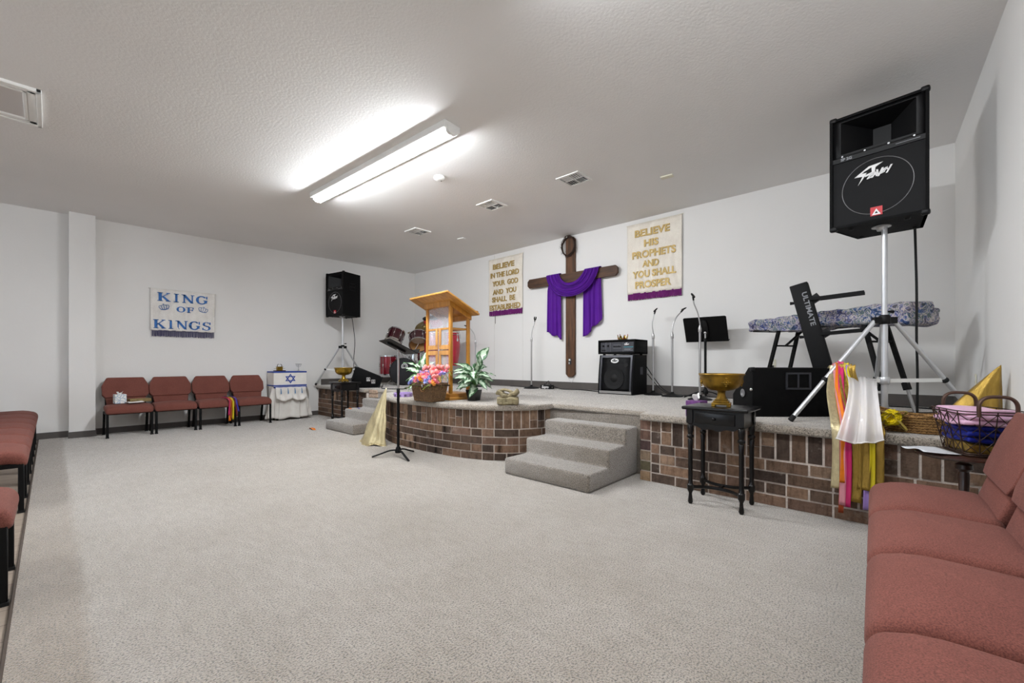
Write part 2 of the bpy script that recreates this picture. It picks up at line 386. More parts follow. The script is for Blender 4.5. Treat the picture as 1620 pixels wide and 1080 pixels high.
b.hexa([V(XR-.1, -1.2, ceil_z(XR)), V(BX+.1, -1.2, ceil_z(BX)), V(BX+.1, LY+.1, ceil_z(BX)+.012), V(XR-.1, LY+.1, ceil_z(XR)-.005),
        V(XR-.1, -1.2, 3.3), V(BX+.1, -1.2, 3.3), V(BX+.1, LY+.1, 3.3), V(XR-.1, LY+.1, 3.3)])
struct(b.build('ceiling', 'ceiling'))
b = MB().b(XR-.1, BX, -1.2, LY+.1, -.1, -.012); struct(b.build('floor', 'planks'))
b = MB().b(-.105, 3.62, rw_y(-.1)-.02, LY+.02, -.05, 0.0); struct(b.build('floor_carpet', 'floor_carpet'))
b = MB().tube([(-.108, rw_y(0), -.004), (-.108, LY, -.004)], .007, 6); struct(b.build('trim_1', mat('carpet_binding', '#4b4038', .9)))
# pier on the left wall, with the rubber base running round it
b = MB().b(.163, .416, LY-.18, LY+.02, 0, 3.1); struct(b.build('pillar', 'wall'))
b = MB().b(XR, .163, LY-.012, LY, -.01, .083).b(.155, .424, LY-.192, LY-.18, 0, .083).b(.416, 3.5, LY-.012, LY, 0, .083)
struct(b.build('baseboard_left', 'baseboard'))
b = MB().b(BX-.012, BX, rw_y(BX), LY, PZ, PZ+.115).b(3.55, BX, LY-.012, LY, PZ, PZ+.115); struct(b.build('baseboard_back', 'baseboard'))
b = MB(); b.hexa([V(3.4, rw_y(3.4), PZ), V(BX, rw_y(BX), PZ), V(BX, rw_y(BX)+.012, PZ), V(3.4, rw_y(3.4)+.012, PZ), V(3.4, rw_y(3.4), PZ+.115), V(BX, rw_y(BX), PZ+.115), V(BX, rw_y(BX)+.012, PZ+.115), V(3.4, rw_y(3.4)+.012, PZ+.115)])
struct(b.build('baseboard_right', 'baseboard'))
# thin panel joint in the back wall
b = MB().b(BX-.003, BX, 5.70, 5.706, PZ+.115, 3.05).b(BX-.003, BX, 4.985, 4.99, PZ+.115, 1.9); struct(b.build('trim_2', mat('panel_joint', '#cfcdc9', .7)))

# ---- stage: carpeted slab with a rounded nose, brick facing below
CUR = [(3.60, 2.745), (3.45, 2.775), (3.293, 2.846), (3.141, 2.971), (3.005, 3.19), (2.915, 3.49), (2.868, 3.85), (2.862, 4.2), (2.885, 4.6), (2.96, 4.93), (3.09, 5.2), (3.27, 5.4), (3.45, 5.5), (3.60, 5.53)]
cur = [(p.x, p.y) for p in bez([(x, y, 0) for x, y in CUR], 5)]
def offs(pl, d):
    out = []
    for i, (x, y) in enumerate(pl):
        a, c = pl[max(0, i-1)], pl[min(len(pl)-1, i+1)]; tx, ty = c[0]-a[0], c[1]-a[1]; L = math.hypot(tx, ty)
        out.append((x-ty/L*d, y+tx/L*d))
    return out
nose = [p for p in offs(cur, .045) if p[0] <= 3.585]
outline = [(BX, LY), (BX, rw_y(BX)), (3.375, rw_y(3.4)), (3.375, 1.63), (3.585, 1.665), (3.585, nose[0][1])]+nose+[(3.585, nose[-1][1]), (3.585, 6.42), (3.455, 6.45), (3.455, LY)]
b = MB().prism(outline, lambda u, v, t: V(u, v, t), PZ-.062, PZ); b.bevel(.024, 3, 35)
struct(b.build('stage_carpet', 'carpet'))
inner = [(BX, LY), (BX, rw_y(BX)), (3.424, rw_y(3.4)), (3.424, 1.64), (3.60, 1.655), (3.60, 2.76)]+offs(cur, -.007)+[(3.60, 5.52), (3.60, 6.45), (3.505, 6.46), (3.505, LY)]
b = MB().prism([p for p in inner], lambda u, v, t: V(u, v, t), -.02, PZ-.06); struct(b.build('stage_base', 'mortar'))
b = MB().b(3.592, 3.63, 1.645, 2.78, 0, PZ-.05).b(3.592, 3.63, 5.5, 6.46, 0, PZ-.05); struct(b.build('stage_riser', 'shaded_step_carpet'))
BRK = ['#8b6f5c', '#7b6352', '#977a64', '#6b574a', '#5f4f45', '#a0856f', '#84695a', '#745f51', '#54463e', '#8f7360']
def brick_run(b, path, z0=0.0, off=0.0, straight=True):
    P = [V(x, y, 0) for x, y in path]; S = [0]
    for a, c in zip(P, P[1:]): S.append(S[-1]+(c-a).length)
    L = S[-1]
    def at(s, d):
        s = max(0, min(L, s)); i = max(k for k in range(len(S)-1) if S[k] <= s+1e-9)
        t = (s-S[i])/(S[i+1]-S[i]); p = P[i].lerp(P[i+1], t)
        def tn(k): return (P[min(k+1, len(P)-1)]-P[max(k-1, 0)]).normalized()
        tg = tn(i).lerp(tn(i+1), t).normalized()
        return V(p.x-tg.y*d, p.y+tg.x*d, 0)
    def one(s0, s1, za, zb):
        if s1-s0 < .012: return
        o = random.uniform(-.0025, .0025); j = lambda: random.uniform(-.0015, .0015)
        b.col = lin(random.choice(BRK)); k = random.uniform(.8, 1.1); b.col = tuple(min(1, c*k) for c in b.col[:3])+(1,)
        n = 1 if straight else max(1, int((s1-s0)/.05)+1); za += j(); zb += j()
        for i in range(n):
            sa, sb = s0+(s1-s0)*i/n, s0+(s1-s0)*(i+1)/n
            q0, q1, r1, r0 = at(sa, .012+o), at(sb, .012+o), at(sb, -.03), at(sa, -.03)
            b.hexa([q0+V(0, 0, za), q1+V(0, 0, za), r1+V(0, 0, za), r0+V(0, 0, za), q0+V(0, 0, zb), q1+V(0, 0, zb), r1+V(0, 0, zb), r0+V(0, 0, zb)])
    for k in range(4):
        za = z0+.004+k*.081; s = -(.127 if k % 2 else 0)+off
        while s < L:
            ln = .243
            if random.random() < .3: one(max(0, s), min(L, s+.118), za, za+.069); one(max(0, s+.128), min(L, s+ln), za, za+.069)
            else: one(max(0, s), min(L, s+ln), za, za+.069)
            s += .256
    s = off*.5
    while s < L:
        a, e = max(0, s), min(L, s+.077)
        if random.random() < .45: m = .418+random.uniform(-.02, .02); one(a, e, .329, m-.004); one(a, e, m+.003, .513)
        else: one(a, e, .329, .513)
        s += .091
b = MB().use_col(); brick_run(b, [(3.43, -.44), (3.43, 1.0), (3.43, 1.545)])
for k in range(6): b.col = tuple(c*random.uniform(.8, 1.1) for c in lin(random.choice(BRK))[:3])+(1,); b.b(3.418, 3.46, 1.557, 1.645, .004+k*.0865, .004+k*.0865+.075)
struct(b.build('brick_facing', 'brick'))
b = MB().use_col(); brick_run(b, offs(cur, -.012), straight=False); struct(b.build('brick_facing', 'brick'))
b = MB().use_col(); brick_run(b, [(3.51, 6.46), (3.51, 7.4), (3.51, LY-.01)]); struct(b.build('brick_facing', 'brick'))
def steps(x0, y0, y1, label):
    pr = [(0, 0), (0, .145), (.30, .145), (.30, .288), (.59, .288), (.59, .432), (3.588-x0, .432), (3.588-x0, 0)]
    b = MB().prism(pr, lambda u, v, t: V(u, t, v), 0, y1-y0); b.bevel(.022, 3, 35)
    o = b.build('carpeted_steps', 'shaded_step_carpet', loc=(x0, y0, 0)); tag(o, label, 'steps', 'carpeted steps up to the stage')
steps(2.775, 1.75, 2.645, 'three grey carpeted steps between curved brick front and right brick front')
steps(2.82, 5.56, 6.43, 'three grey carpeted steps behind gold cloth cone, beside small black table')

# ---- ceiling fittings
def wrap_light(loc, rotz, label, power, L=2.40):
    t = thing('ceiling_light', label, 'ceiling light', loc, rotz)
    hw = .088
    b = MB().b(-hw, hw, -L/2, L/2, -.03, 0.03); b.bevel(.006, 2); b.build('housing', 'white_plastic', t)
    prof = [(-.048, -.03), (-.046, -.045), (-.032, -.062), (0, -.069), (.032, -.062), (.046, -.045), (.048, -.03)]
    b = MB().prism(prof, lambda u, v, s: V(u, s, v), -L/2+.03, L/2-.03); b.build('diffuser', m_emit('lamp_diffuser', (.93, .965, 1.0, 1), power), t)
    for s in (-1, 1):
        b = MB().prism([(-.056, 0), (-.054, -.048), (-.03, -.066), (.03, -.066), (.054, -.048), (.056, 0)], lambda u, v, q: V(u, q, v), s*(L/2-.03), s*(L/2+.004)); b.build('end_cap', 'white_plastic', t)
    return t
wrap_light((2.235, 3.99, ceil_z(2.2)-.028), R(3.0), 'long white fluorescent ceiling light glowing over the carpet', LAMP)
wrap_light((1.52, .72, ceil_z(1.52)-.028), R(2), 'short unseen fluorescent fill light added over the right row of chairs', FILL_LAMP, 1.22)  # fill light added out of view to brighten the right side
wrap_light((-5.0, 4.0, ceil_z(-5)-.028), R(0), 'long fluorescent ceiling light near the rear wall', 36.0)
wrap_light((-1.6, 4.0, ceil_z(-1.6)-.028), R(0), 'long fluorescent ceiling light over the far left rows', 54.0)

def vent(x, y, label):
    t = thing('ceiling_vent', label, 'vent', (x, y, ceil_z(x)+.002), 0, 'square ceiling vents')
    h = .145
    b = MB()
    for (x0, x1, y0, y1) in ((-h, h, -h, -h+.028), (-h, h, h-.028, h), (-h, -h+.028, -h+.028, h-.028), (h-.028, h, -h+.028, h-.028)): b.b(x0, x1, y0, y1, -.012, .004)
    b.build('frame', 'white_plastic', t)
    b = MB().b(-h+.01, h-.01, -h+.01, h-.01, -.002, .006); b.build('backing', 'blind_dark', t)
    b = MB()                                               # four-way louvres
    for q in range(4):
        rot = Matrix.Rotation(q*PI/2, 4, 'Z'); b.X = rot
        for k in range(4):
            o = .022+k*.026
            b.box((0.055 if q % 2 else .055, o*1.0-.0+.0, -.008), (.098, .010, .002), (R(30), 0, 0))
    b.X = None; b.b(-.005, .005, -h+.02, h-.02, -.011, -.003).b(-h+.02, h-.02, -.005, .005, -.011, -.003)
    b.build('louvre', 'white_plastic', t)
vent(3.93, 2.67, 'square white ceiling vent nearest the right ivory banner')
vent(3.86, 3.90, 'square white ceiling vent, middle one of the three')
vent(3.86, 5.53, 'square white ceiling vent farthest toward the back left corner')
t = thing('smoke_detector', 'round white smoke detector on the ceiling beside the long light', 'smoke detector', (2.87, 3.71, ceil_z(2.87)))
MB().lathe([(.055, 0), (.06, -.008), (.058, -.024), (.045, -.036), (.02, -.038)], 28).build('body', 'white_plastic', t)
MB().lathe([(.006, -.036), (.006, -.041)], 10, (.025, 0, 0)).build('test_button', 'blind_dark', t)
for (x, y, rz, lab) in ((4.576, 1.89, .1, 'small cream blank plate on the ceiling above the music desk'), (4.576, 5.33, .2, 'small pale blank plate on the ceiling near the left ivory banner')):
    b = MB().b(-.035, .035, -.065, .065, -.012, .004); b.bevel(.003, 2); tag(b.build('ceiling_plate', 'cream_plastic' if y < 3 else 'white_plastic', loc=(x, y, ceil_z(x)), rotz=rz), lab, 'cover plate')
t = thing('attic_hatch', 'white moulded attic hatch in the ceiling at the left edge', 'hatch', (-.40, 5.0, ceil_z(-.3)))
hx, hy = .355, .345
for i, (o, wd, dz) in enumerate(((0, .03, .022), (.03, .045, .014), (.075, .022, .020))):
    b = MB()
    for (x0, x1, y0, y1) in ((-hx+o, hx-o, -hy+o, -hy+o+wd), (-hx+o, hx-o, hy-o-wd, hy-o), (-hx+o, -hx+o+wd, -hy+o, hy-o), (hx-o-wd, hx-o, -hy+o, hy-o)): b.b(x0, x1, y0, y1, -dz, .01)
    b.bevel(.004, 2); b.build('moulding', 'white_plastic', t)
MB().b(-hx+.095, hx-.095, -hy+.095, hy-.095, -.006, .01).build('panel', m_wall('hatch_panel', '#d3cfcd'), t)
def outlet(name, loc, nrm, label):
    ang = math.atan2(nrm[1], nrm[0]); t = thing(name, label, 'outlet', loc, ang)
    b = MB().b(0, .006, -.035, .035, -.058, .058); b.bevel(.003, 2); b.build('cover', 'cream_plastic', t)
    for s in (-.022, .022): MB().b(.004, .0075, -.014, .014, s-.013, s+.013).build('socket', 'white_plastic', t)
    return t
o = outlet('wall_outlet', (BX-.001, 1.105, .985), (-1, 0), 'cream wall outlet with a plug, behind the covered keyboard')
MB().b(.006, .035, -.012, .012, -.04, -.012).build('plug', 'black_plastic', o)
outlet('wall_outlet', (4.62, rw_y(4.62)+.001, .86), (0, 1), 'cream wall outlet low on the right wall')
# daylight: a wide window in the rear wall, behind the camera
t = thing('rear_window', 'wide daylight window in the rear wall behind the camera', 'window', (XR+.01, 3.6, 1.0)); t['kind'] = 'structure'; t.name = 'window_1'
b = MB()
for (y0, y1, z0, z1) in ((-1.6, 1.6, 0, .06), (-1.6, 1.6, 1.44, 1.5), (-1.6, -1.54, 0, 1.5), (1.54, 1.6, 0, 1.5), (-.03, .03, 0, 1.5)): b.b(0, .05, y0, y1, z0, z1)
b.build('window_frame', 'white_plastic', t)
MB().b(.005, .012, -1.56, 1.56, .03, 1.47).build('window_pane', m_emit('daylit_pane', (.62, .78, 1, 1), 2.5), t)

# ================================================================== CHAIRS
# local frame: seat front faces -y, x across; origin on the floor under the middle of the front edge
def make_chair(label, loc, rotz, group):
    t = thing('stacking_chair', label, 'chair', loc, rotz, group)
    W, D = .498, .385
    def crown(q):
        x, y, z = q
        u = x/(W/2); v = y/(D/2)
        zz = z + (.022*(1-u*u*.8)*(1-v*v*.5) if z > 0 else 0)
        if v < -.3: zz -= .035*((-v-.3)/.7)**2          # waterfall front
        k = 1-.05*max(0, v)                              # slightly narrower at the rear
        return (x*k, y, zz)
    MB().rbox((0, D/2, .378), (W, D, .085), .036, 4, 7, crown).build('seat', 'rose', t)
    # back: upper pad with cut corners, lumbar pad below, leaning back
    lean = R(19)
    def on_back(x, h, tt): return V(x, .405+math.sin(lean)*h+math.cos(lean)*tt, .405+math.cos(lean)*h-math.sin(lean)*tt)
    up = [(-.215, .10), (.215, .10), (.248, .145), (.25, .27), (.20, .385), (.185, .392), (-.185, .392), (-.20, .385), (-.25, .27), (-.248, .145)]
    b = MB().prism(up, on_back, -.062, .0); b.bevel(.022, 4, 25); b.build('backrest', 'rose', t, ang=60)
    lo = [(-.195, -.035), (.195, -.035), (.215, .105), (-.215, .105)]
    b = MB().prism(lo, on_back, -.045, .0); b.bevel(.014, 3, 25); b.build('lumbar_pad', 'rose', t, ang=60)
    b = MB().prism([(x*.97, y) for x, y in up], on_back, .002, .014); b.build('back_shell', 'black_plastic', t)
    for s in (-1, 1):
        b = MB().bar((s*.205, .39, .30), on_back(s*.205, .2, .022), .024, .018); b.build('back_upright', 'black_metal', t)
    x = W/2-.022
    b = MB().b(-x, x, .03, .055, .306, .334).b(-x, x, .36, .385, .306, .334)
    for s in (-1, 1): b.b(s*x-.012, s*x+.012, .03, .40, .306, .334)
    b.build('seat_frame', 'black_metal', t)
    for s in (-1, 1):
        b = MB().b(s*x-.014, s*x+.014, .016, .044, .012, .34); b.bevel(.004, 1); l = b.build('leg', 'black_metal', t)
        MB().b(s*x-.017, s*x+.017, .013, .047, 0, .016).build('foot', 'rubber', l)
        b = MB().bar((s*x, .46, .010), (s*x, .395, .33), .026, .026); l = b.build('leg', 'black_metal', t)
        MB().b(s*x-.017, s*x+.017, .443, .477, 0, .016).build('foot', 'rubber', l)
    return t
C0 = None
def chair(label, loc, rotz, group):
    global C0
    if C0 is None: C0 = make_chair(label, loc, rotz, group); return C0
    return dup(C0, loc, rotz, label, group)
G1 = 'rose chairs along the left wall'
for i, (x, y, rz, lab) in enumerate(((.735, 7.71, .02, 'rose fabric chair nearest the pillar, holding the tissue box'), (1.238, 7.72, .02, 'rose fabric chair second from the pillar, empty, under the white banner'),
        (1.75, 7.725, .02, 'rose fabric chair with a bunch of ribbons over its seat edge'), (2.258, 7.73, .02, 'rose fabric chair beside the white-draped altar table'))):
    chair(lab, (x, y, 0), rz, G1)
ordn = ['first', 'second', 'third', 'fourth', 'fifth', 'sixth', 'seventh']
for k in range(7):
    lab = 'rose fabric chair at the aisle end of the far left row' if k == 0 else 'rose fabric chair against the left wall in the far left row' if k == 6 else 'rose fabric chair, %s from the aisle in the far left row' % ordn[k]
    chair(lab, (-.105, 4.615+.515*k, -.012), R(90), 'rose chairs in the far left row')
chair('rose fabric chair cut by the left frame edge, in the nearer row', (-.105, 2.985, -.012), R(90), 'rose chairs in the nearer left row')
G4 = 'rose chairs along the right wall'
for k, lab in enumerate(('rose fabric chair nearest the brick stage, in the right row', 'rose fabric chair second from the brick stage, in the right row', 'rose fabric chair third from the brick stage, in the right row', 'rose fabric chair nearest the camera, in the right row')):
    chair(lab, (2.545-.507*k, .108-.018*k, 0), R(182), G4)

# things left on the chairs
b = MB().b(-.06, .06, -.06, .06, 0, .125); b.bevel(.003, 1); t = thing('tissue_box', 'blue patterned white tissue box on the chair nearest the pillar', 'tissue box', (.645, 7.93, .444), .1)
b.build('carton', 'tissue_box', t)
def tissue(par, z, s=1.0):
    def fn(u, v):
        a = u*2*PI; r = (.018+.03*v)*s
        return V(r*math.cos(a)*(1+.35*math.sin(3*a)), .55*r*math.sin(a)*(1+.3*math.cos(2*a)), z+(.05*v+.022*v*math.sin(2*a+1)+.006*v*math.sin(5*a))*s)
    MB().grid(fn, 24, 5, close=True).build('tissue', 'tissue', par, solid=.0015)
tissue(t, .12, .6)
def napkin(u, v): return V((u-.5)*.17, (v-.5)*.12, .010+.008*math.sin(7*u+2*v)*math.sin(3*v))
tag(MB().grid(napkin, 10, 8).build('tissue', 'tissue', loc=(.79, 7.84, .447), rotz=.3, solid=.008), 'crumpled white tissue lying beside the patterned tissue box', 'tissue')
b = MB().b(-.12, .12, -.08, .08, 0, .045); b.bevel(.008, 2); t = thing('bible', 'tan leather book lying at the back of the tissue box chair', 'book', (.86, 8.05, .448), .12)
b.build('cover', 'book_tan', t); MB().b(-.112, .112, .07, .084, .008, .037).build('pages', 'tissue', t)
def ribbon(path, wd, m, name, label, group, side=(0, 1, 0), cat='ribbon', th=.0016, ripple=.25, parent=None):
    pts = bez(path, 8); n = len(pts)-1; sd = Vector(side).normalized()
    def fn(u, v):
        i = u*n; k = min(int(i), n-1); p = pts[k].lerp(pts[k+1], i-k); d = (pts[k+1]-pts[k]).normalized()
        nn = d.cross(sd).normalized(); a = ripple*math.sin(u*9+len(label))
        s2 = sd*math.cos(a)+nn*math.sin(a)
        return p+s2*((v-.5)*wd)+nn*(.004*math.sin(v*PI))
    o = MB().grid(fn, n, 4).build(name, m, parent, solid=th)
    return o if parent else tag(o, label, cat, group)
for k, (m, dx, ln, cl) in enumerate((('ribbon_orange', 0, .33, 'orange'), ('ribbon_magenta', -.022, .24, 'magenta'), ('ribbon_yellow', .022, .31, 'mustard yellow'), ('ribbon_rust', -.012, .29, 'rust'), ('ribbon_maroon', .05, .26, 'maroon'), ('ribbon_blue', .065, .19, 'blue violet'))):
    x = 1.905+dx
    pts = [(x-.10 if k == 5 else x-.05, 7.93+.01*k, .450+.002*k), (x-.01, 7.80, .449+.003*k), (x, 7.715-.003*k, .425), (x+.004, 7.695-.006*k, .37), (x+.01*(k-2), 7.692-.006*k, .43-ln)]
    ribbon(pts, .024 if k else .034, m, 'ribbon', cl+' ribbon hanging over the front of the third chair', 'ribbons on the third chair', (1, .05, 0))

# ================================================================== LEFT WALL BANNER
def serif(ch, h, wd):     # serif capitals from stem, hairline and slab strokes; returns polygons
    st, hr, sl = .225*wd, .10*wd, .075*h
    P = []; box = lambda a, c, x0, x1: P.append([(x0, a), (x1, a), (x1, c), (x0, c)])
    def slab(xc, y, w_): P.append([(xc-w_, y), (xc+w_, y), (xc+w_, y+sl), (xc-w_, y+sl)])
    def stroke(p, q, t_): P.append([(p[0]-t_, p[1]), (p[0]+t_, p[1]), (q[0]+t_, q[1]), (q[0]-t_, q[1])])
    def arc(cx, cy, rx, ry, a0, a1, thick, thin):
        n = 20
        for i in range(n):
            t0, t1 = R(a0+(a1-a0)*i/n), R(a0+(a1-a0)*(i+1)/n)
            def pr(t): k = thin+(thick-thin)*abs(math.cos(t)); return (cx+rx*math.cos(t), cy+ry*math.sin(t)), (cx+(rx-k)*math.cos(t), cy+(ry-min(k, ry*.25))*math.sin(t))
            a, c = pr(t0); e, g = pr(t1); P.append([a, e, g, c])
    if ch == 'I': box(0, h, wd/2-st/2, wd/2+st/2); slab(wd/2, 0, .26*wd); slab(wd/2, h-sl, .26*wd)
    elif ch == 'K':
        box(0, h, .12*wd, .12*wd+st); slab(.12*wd+st/2, 0, .2*wd); slab(.12*wd+st/2, h-sl, .2*wd)
        stroke((.30*wd, .42*h), (.80*wd, h-sl), hr*.55); stroke((.42*wd, .55*h), (.84*wd, sl*.5), st*.5)
        slab(.82*wd, 0, .17*wd); slab(.80*wd, h-sl, .14*wd)
    elif ch == 'N':
        box(0, h, .14*wd, .14*wd+hr); box(0, h, .86*wd-hr, .86*wd); stroke((.80*wd, 0), (.17*wd, h-sl*.2), st*.5)
        slab(.17*wd, 0, .14*wd); slab(.10*wd, h-sl, .12*wd); slab(.83*wd, h-sl, .14*wd)
    elif ch == 'O': arc(wd/2, h/2, wd*.46, h*.52, 0, 360, st, hr*.8)
    elif ch == 'G': arc(wd/2, h/2, wd*.46, h*.52, 42, 318, st, hr*.8); box(.16*h, .44*h, .82*wd-st/2, .82*wd+st/2); slab(.80*wd, .42*h, .18*wd); box(.66*h, .98*h, .86*wd, .86*wd+hr)
    elif ch == 'F': box(0, h, .15*wd, .15*wd+st); slab(.15*wd+st/2, 0, .2*wd); slab(.36*wd, h-sl, .42*wd); box(.46*h, .46*h+sl, .3*wd, .62*wd); box(.36*h, .64*h, .6*wd, .6*wd+hr); box(.7*h, h, .78*wd-hr, .78*wd)
    elif ch == 'S':
        arc(wd*.5, h*.73, wd*.33, h*.27, 35, 250, st*.9, hr); arc(wd*.5, h*.27, wd*.36, h*.29, -145, 75, st*.9, hr)
        stroke((.66*wd, .40*h), (.34*wd, .60*h), st*.55); box(.70*h, .98*h, .76*wd, .76*wd+hr); box(.03*h, .3*h, .15*wd, .15*wd+hr)
    return P
def banner_cloth(wd, h, fn, m, t, sag=.0):
    def g(u, v): return fn((u-.5)*wd, (v-1)*h, .010*math.sin(u*26+3*math.sin(v*4))*(.35+.65*(1-v))+.006*math.sin(u*11+v*5))
    MB().grid(g, 60, 24).build('cloth', m, t, solid=.002)
def fringe(wd, z0, ln, fn, m, t):
    b = MB(); n = 90
    for i in range(n):
        x = (i+.5)/n*wd-wd/2; l = ln*random.uniform(.9, 1.06); o = random.uniform(-.002, .003)
        b.tube([fn(x, z0+.01, .004+o), fn(x+random.uniform(-.003, .003), z0-l, .004+o)], wd/n*.62, 5, flat=.5)
    b.build('fringe', m, t)
t = thing('wall_banner', 'white satin banner with blue KING OF KINGS lettering over the chairs', 'banner', (1.415, LY-.012, 2.126))
fnL = lambda x, z, o: V(x, -.008-abs(o), z)
banner_cloth(.81, .635, fnL, 'white_satin', t); fringe(.785, -.635, .088, fnL, 'navy_fringe', t)
MB().tube([(-.43, -.006, 0), (.43, -.006, 0)], .005, 8).build('rod', 'white_plastic', t)
b = MB()
def put(word, x0, z0, h, wd, gap):
    x = x0
    for c in word:
        k = .72 if c == 'I' else 1
        for poly in serif(c, h, wd*k): b.prism([(x+px, z0+pz) for px, pz in poly], lambda u, v, q: V(u, -q, v), .014, .0225)
        x += wd*k+gap
put('KING', -.33, -.185, .13, .165, .008); put('OF', -.10, -.335, .085, .12, .006); put('KINGS', -.378, -.60, .132, .155, .003)
b.build('lettering', 'blue_letter', t)
for cx, sk in ((-.245, .22), (.245, -.22)):
    b = MB(); q = lambda x, z: V(cx+x*math.cos(sk)-z*math.sin(sk), -.019, -.275+x*math.sin(sk)+z*math.cos(sk))
    b.tube([q(-.045, -.03), q(0, -.038), q(.045, -.03)], .006, 6)
    for s in (-1, -.5, 0, .5, 1): b.tube([q(.042*s, -.03), q(.062*s, .005), q(.058*s, .024+.012*(1-abs(s))), q(.02*s, .03)], .004, 6)
    b.tube([q(0, .032), q(0, .052)], .004, 6); b.tube([q(-.012, .044), q(.012, .044)], .003, 6)
    b.build('crown_emblem', 'blue_letter', t)

# ================================================================== BACK WALL: banners, cross
fnB = lambda x, z, o: V(-.008-abs(o), -x, z)
def gold_banner(label, y, wd, h, lines, z):
    t = thing('wall_banner', label, 'banner', (BX-.012, y, z))
    banner_cloth(wd, h, fnB, 'satin', t); fringe(wd*.985, -h, .088, fnB, 'purple_fringe', t)
    MB().tube([fnB(-wd/2-.02, 0, 0), fnB(wd/2+.02, 0, 0)], .004, 8).build('rod', 'cream_plastic', t)
    for (s, x, zz, sz, w_) in lines:
        join_meshes([text_mesh(s, sz, plane_mtx((-.020, -x, zz), (0, -1, 0), (0, 0, 1)), '', '', depth=.005, bold=.0045, width=w_)], 'lettering', 'gold_letter', t)
    return t
t = gold_banner('ivory banner with gold letters reading BELIEVE IN THE LORD, left of the cross', 5.40, .853, .985,
    (('BELIEVE', -.04, -.155, .135, .545), ('IN THE LORD', -.015, -.315, .13, .72), ('YOUR  GOD', 0, -.475, .13, .65), ('AND  YOU', -.015, -.635, .125, .60), ('SHALL  BE', -.04, -.775, .13, .59), ('ESTABLISHED', -.01, -.925, .13, .78)), 2.965)
MB().tube([(-.004, .27, -1.07), (-.003, .268, -1.22)], .004, 6).build('hanging_cord', 'rubber', t)
gold_banner('ivory banner with gold letters reading BELIEVE HIS PROPHETS, right of the cross', 2.545, .79, 1.0,
    (('BELIEVE', -.02, -.15, .135, .51), ('HIS', -.03, -.305, .13, .21), ('PROPHETS', .0, -.455, .135, .63), ('AND', -.04, -.595, .125, .24), ('YOU SHALL', .005, -.735, .13, .63), ('PROSPER', -.01, -.885, .135, .52)), 2.993)
t = thing('wooden_cross', 'large dark timber cross with cut corners hung on the back wall', 'cross', (BX-.002, 3.937, .775))
def oct_poly(x0, x1, z0, z1, c): return [(x0+c, z0), (x1-c, z0), (x1, z0+c), (x1, z1-c), (x1-c, z1), (x0+c, z1), (x0, z1-c), (x0, z0+c)]
b = MB().prism(oct_poly(-.088, .088, 0, 2.265, .045), lambda u, v, q: V(-q, -u, v), .004, .042); b.bevel(.004, 1); b.build('upright', 'rough_wood', t)
b = MB().prism(oct_poly(-.87, .87, 1.52, 1.675, .04), lambda u, v, q: V(-q, -u, v), .042, .082); b.bevel(.004, 1); b.build('crossbeam', 'rough_wood_h', t)
o = MB().b(-.0435, -.041, -.028, .028, .20, .30).build('socket_box', 'blind_dark', t)
MB().b(-.06, -.0435, -.014, .014, .26, .29).build('plug', 'white_plastic', o); MB().b(-.055, -.0435, -.004, .02, .205, .24).build('adapter', 'chrome', o)
MB().tube(bez([(-.012, .06, .004), (-.014, .03, -.05), (-.016, -.01, -.09), (-.014, -.04, -.05), (-.012, -.058, .004)], 5), .0018, 5).build('hanging_wire', 'steel', t)
b = MB()                                               # crown of thorns: tangled rings of twig with spikes
for k in range(11):
    ph = random.uniform(0, 6); a1, a2 = random.uniform(-.02, .02), random.uniform(-.02, .02)
    pts = [V(-.062+.022*math.sin(3*a+ph)+a1*math.cos(a), (.125+.014*math.sin(4*a+ph))*math.cos(a), .155*math.sin(a)+.014*math.sin(5*a+ph)+a2*math.cos(a)) for a in [2*PI*i/26 for i in range(26)]]
    b.tube(pts, .0042, 5, closed=True)
for k in range(90):
    a = random.uniform(0, 2*PI); p = V(-.062, .125*math.cos(a), .155*math.sin(a)); d = V(random.uniform(-.3, .25), math.cos(a)*random.uniform(-.3, 1.2), math.sin(a)*random.uniform(-.4, 1)+random.uniform(-.5, .5)).normalized()*random.uniform(.03, .065)
    b.tube([p, p+d], [.0028, .0006], 4)
tag(b.build('crown_of_thorns', 'twig', loc=(BX-.005, 3.955, 2.885)), 'twisted brown crown of thorns hung at the top of the cross', 'wreath')
